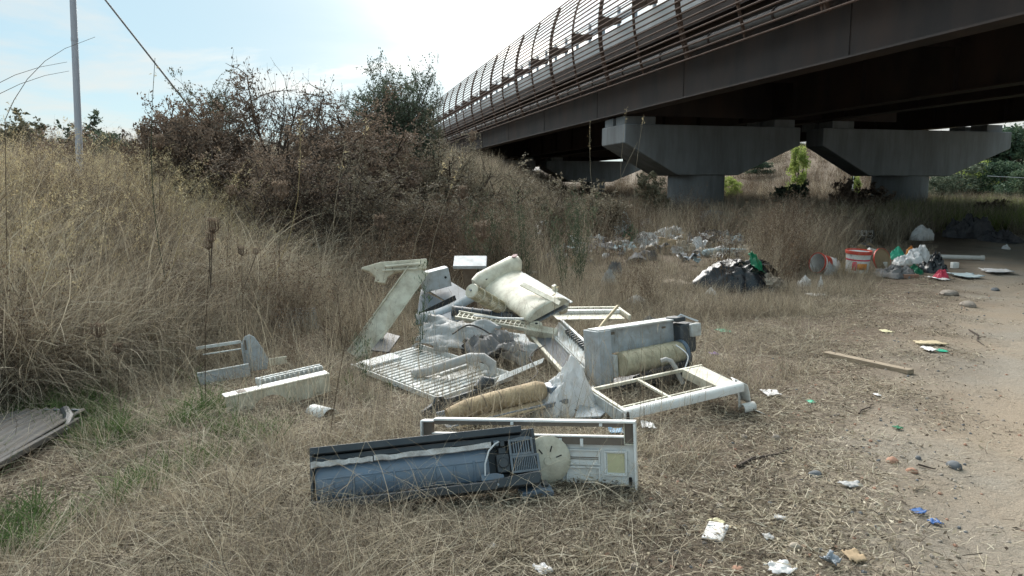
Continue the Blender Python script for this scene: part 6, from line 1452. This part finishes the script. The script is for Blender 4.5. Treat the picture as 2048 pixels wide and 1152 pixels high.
# ------------------------------------------------------------------ single stalks and umbels
def stem_to(t, head, root, r, m, bend=.06, n=7):
    d = head - root; sd_ = Vector((-d.z, .0, d.x)).normalized() * d.length * bend
    pts = [d * (i / (n - 1)) + sd_ * math.sin(math.pi * i / (n - 1)) for i in range(n)]
    mb = MB().tube(pts, list(np.linspace(r, r * .55, n)), 6); me = mb.mesh('stem')
    me.attributes.new('tone', 'FLOAT', 'POINT').data.foreach_set('value', np.full(len(mb.v), .5, np.float32)); part('stem', me, M[m], t, fix=False); return pts
def umbelhead(seed, s, cup):
    rg = np.random.default_rng(seed); mb = MB(); LC = []
    for i in range(26):
        a = rg.random() * 2 * np.pi; sp_ = rg.uniform(.3, 1)
        P = [Vector((0, 0, 0)), Vector((math.cos(a) * .45 * sp_, math.sin(a) * .45 * sp_, .30)), Vector((math.cos(a) * .56 * sp_ * cup, math.sin(a) * .56 * sp_ * cup, .72 + .2 * rg.random()))]
        mb.tube([q * s for q in P], [.022 * s, .018 * s, .014 * s], 4, False); LC += [np.array(P[2]) * s] * 4 + [np.array(P[1]) * s] * 2
    LC = np.array(LC) + rg.normal(0, .06 * s, (len(LC), 3)); V, Q, T = quads(LC, rg.normal(0, 1, LC.shape) + [0, 0, .6], .13 * s, .05 * s, rg, (.4, 1.))
    ov = np.array(mb.v); Q0 = np.array(mb.f)
    return npmesh('seed_head', *join((ov, Q0, np.full(len(ov), .35)), (V, Q, T)), M['brownleaf'])
def umbel(label, hx, hy, bx, by, Y, spx, seed, extra=()):
    spx *= 1.35
    head = at(hx, hy, Y); p = at(bx, by, Y); root = Vector((p.x, Y + .02, H(p.x, Y))); s = spx / F * Y
    t = thing('dried_umbel', label, 'dried plant', root, 'dried brown umbels')
    stem_to(t, head, root, .0030, 'deadw', .02); o = part('seed_head', umbelhead(seed, s, .75), None, t, fix=False); o.location = head - root
    for k_, (ex, ey) in enumerate(extra):
        q = at(ex, ey, Y); o = part('seed_head', umbelhead(seed + k_ + 1, s * .75, .7), None, t, fix=False); o.location = q - root
        part('side_stem', MB().tube([(head - root) * .7, (q - root)], .003, 5), M['bark'], t)
umbel('dark brown umbel with three stacked cups left of the cream casing', 426, 468, 408, 800, 4.9, 24, 1, ((424, 486), (418, 500)))
umbel('rust-brown open umbel highest in the middle of the bank grass', 565, 398, 560, 640, 7.4, 28, 2)
umbel('small brown umbel against the dark bush at upper left', 318, 298, 330, 520, 7.8, 22, 3)
umbel('brown umbel on tall stem below the sparse-leaved tree', 606, 316, 596, 560, 8.4, 26, 4)
umbel('brown umbel right of the one below the sparse-leaved tree', 655, 318, 640, 580, 8.3, 22, 5)
umbel('pale brown nest-like umbel behind the cream unit', 962, 482, 958, 600, 8.6, 30, 6)
umbel('brown umbel in the dark grass left of the scrub hump', 762, 458, 756, 640, 7.8, 22, 7)
umbel('pair of small dark umbels right of the stacked one', 484, 512, 492, 700, 6.2, 15, 8, ((512, 510),))
umbel('orange-brown umbel low in the straw at far left', 198, 676, 206, 800, 5.0, 24, 9)
umbel('reddish umbel low left of the grey end plate', 236, 708, 240, 820, 4.8, 18, 10)
umbel('tan umbel seen against the bridge girder', 944, 284, 926, 420, 9.0, 16, 11)
umbel('dim brown umbel in front of the grey-green brush', 924, 398, 924, 540, 9.2, 20, 12)
umbel('small brown umbel above the open rust-brown one', 462, 392, 452, 600, 7.6, 16, 13)
def stalk(label, hx, hy, bx, by, Y, pan=18, m='straw', bend=.05, r=.0042, span=.22):
    head = at(hx, hy, Y); p = at(bx, by, Y); root = Vector((p.x, Y, H(p.x, Y)))
    t = thing('tall_stalk', label, 'grass stalk', root, 'tall single grass stalks'); pts = stem_to(t, head, root, r, m, bend)
    if pan:
        D = np.array((pts[-1] - pts[-2]).normalized())[None]; P = np.array(pts[-1])[None]
        part('panicle', npmesh('panicle', *panicle(P, D, pan, .035, .009, span, .6, (.4, 1), np.random.default_rng(int(hx))), M['gold']), None, t, fix=False)
stalk('tall pale grass stalk leaning right in front of brown bushes', 905, 292, 800, 640, 7.6, 26, span=.3)
stalk('second pale stalk beside the right-leaning one', 930, 306, 840, 560, 8.0, 30, span=.4)
stalk('straight pale stalk crossing the rust-brown mound', 737, 235, 706, 620, 7.8, 18)
stalk('thin pale stalk against the dark twiggy bush', 690, 290, 676, 600, 7.6, 10)
stalk('upright stalk in front of the nearer pier cap, left one', 1254, 215, 1262, 440, 13, 16)
stalk('upright stalk in front of the nearer pier cap, right one', 1288, 230, 1283, 440, 13, 16)
stalk('stalk bending left before the pale end of the pier cap', 1180, 240, 1224, 420, 13, 20, span=.5)
stalk('slanting stalk crossing low before the pier cap', 1275, 285, 1195, 390, 13, 0)
stalk('thin upright stalk rising from the heap in front of the coil tray', 1112, 560, 1106, 770, 5.3, 6, bend=.01, r=.003)
def arc_stalk(label, pts, Y):
    P = [at(a, b, Y) for a, b in pts]; root = Vector((P[0].x, Y, H(P[0].x, Y))); P[0] = root
    t = thing('tall_stalk', label, 'grass stalk', root, 'tall single grass stalks'); mb = MB().tube([q - root for q in P], list(np.linspace(.0030, .0014, len(P))), 6)
    me = mb.mesh('stem'); me.attributes.new('tone', 'FLOAT', 'POINT').data.foreach_set('value', np.full(len(mb.v), .6, np.float32)); part('stem', me, M['deadw'], t, fix=False)
arc_stalk('long stem curving over the sky across the pole', ((-10, 420), (10, 240), (28, 200), (55, 158), (90, 122), (130, 97), (190, 74)), 6.0)
arc_stalk('low arching stem over the sky at left edge', ((-150, 420), (-60, 210), (-10, 170), (30, 150), (80, 134), (134, 124)), 6.2)
arc_stalk('lowest arching stem over the sky at left edge', ((-150, 440), (-60, 235), (-10, 192), (40, 168), (90, 151), (138, 142)), 6.3)
stalk('grey-green fennel stem crossing the guy wire', 310, 116, 345, 470, 7.2, 8, 'fern', .05, .0042)
stalk('dark bare stem standing before the dark shell, left', 700, 640, 660, 905, 4.3, 0, 'deadw', .01, .003)
stalk('golden stalk arching right over the open brown umbel', 600, 240, 470, 520, 7.5, 30, 'gold', -.10, .004, .5)
stalk('golden stalk arching over the middle of the bank', 358, 330, 190, 330, 7.0, 30, 'gold', -.18, .004, .4)
# wispy weeds against the sky at left
wm = []
for i in range(3):
    rg = np.random.default_rng(60 + i); a = ribbons(6, .05, (.5, 1.0), 10, 6, 12, .0035, 6, (.2, .7), rg=rg); V = a[0].reshape(6, 14, 3); ps_ = [a[:3]]
    for s in range(2, 7):
        for q in range(5):
            b = ribbons(6, 0, (.06, .22), 40, 16, -12, .0022, 3, (.2, .8), rg=rg); bv = b[0].reshape(6, 8, 3) + V[:, 2*s:2*s+2].mean(1)[:, None]; ps_.append((bv.reshape(-1, 3), b[1], b[2]))
            C_ = bv[:, 5:].mean(1); ps_.append(quads(np.repeat(C_, 3, 0) + rg.normal(0, .02, (18, 3)), rg.normal(0, 1, (18, 3)), .014, .005, rg, (.2, .9)))
    wm.append(npmesh('wispy_weed', *join(*ps_), M['deadw']))
X, Y, rg = cand(60, 8.0, 11.5, 70, 1, -.72, -.46)
scatter('wispy_weeds', 'wispy dry weeds silhouetted against the sky at left', 'weeds', X, Y, proto('wispy_kind', wm), 3, .9, 1.35, 6, seed=18)
# thin dead stems standing through the heap
ts = []
for i in range(4):
    rg2 = np.random.default_rng(180 + i); a = ribbons(3, .12, (.3, .75), 9, 7, 10, .0036, 5, (.15, .8), rg=rg2); V = a[0].reshape(3, 12, 3); q_ = [a[:3]]
    for s_i in (3, 4, 5):
        b = ribbons(3, 0, (.03, .09), 40, 14, -10, .0022, 2, (.2, .8), rg=rg2); q_.append(((b[0].reshape(3, 6, 3) + V[:, 2*s_i:2*s_i+2].mean(1)[:, None]).reshape(-1, 3), b[1], b[2]))
    ts.append(npmesh('thin_stem', *join(*q_), M['straw']))
X, Y, rg = cand(420, 3.9, 7.8, 72, 1, -.38, .26); k_ = edge(X, Y) > 1.2; X, Y = X[k_], Y[k_]
scatter('thin_stems', 'thin bare dead stems rising through the heap of appliances', 'dry grass', X, Y, proto('thin_stem_kind', ts), 4, .6, 1.15, 6, seed=73)
# loose bent straws lying across the appliances
X, Y, rg = cand(1500, 2.9, 7.6, 71, 1, -.55, .35); k_ = (edge(X, Y) > .9); X, Y = X[k_], Y[k_]
ls = []
for i in range(5):
    rg2 = np.random.default_rng(80 + i); a = ribbons(2, .1, (.3, .75), 52, 24, 50, .0028, 7, (.4, .95), rg=rg2, wob=.1); ls.append(npmesh('loose_straw', *a[:3], M['straw']))
scatter('loose_straws', 'single long bent straws crossing in front of the dumped appliances', 'dry grass', X, Y, proto('loose_straw_kind', ls), 5, .6, 1.1, 10, seed=19)
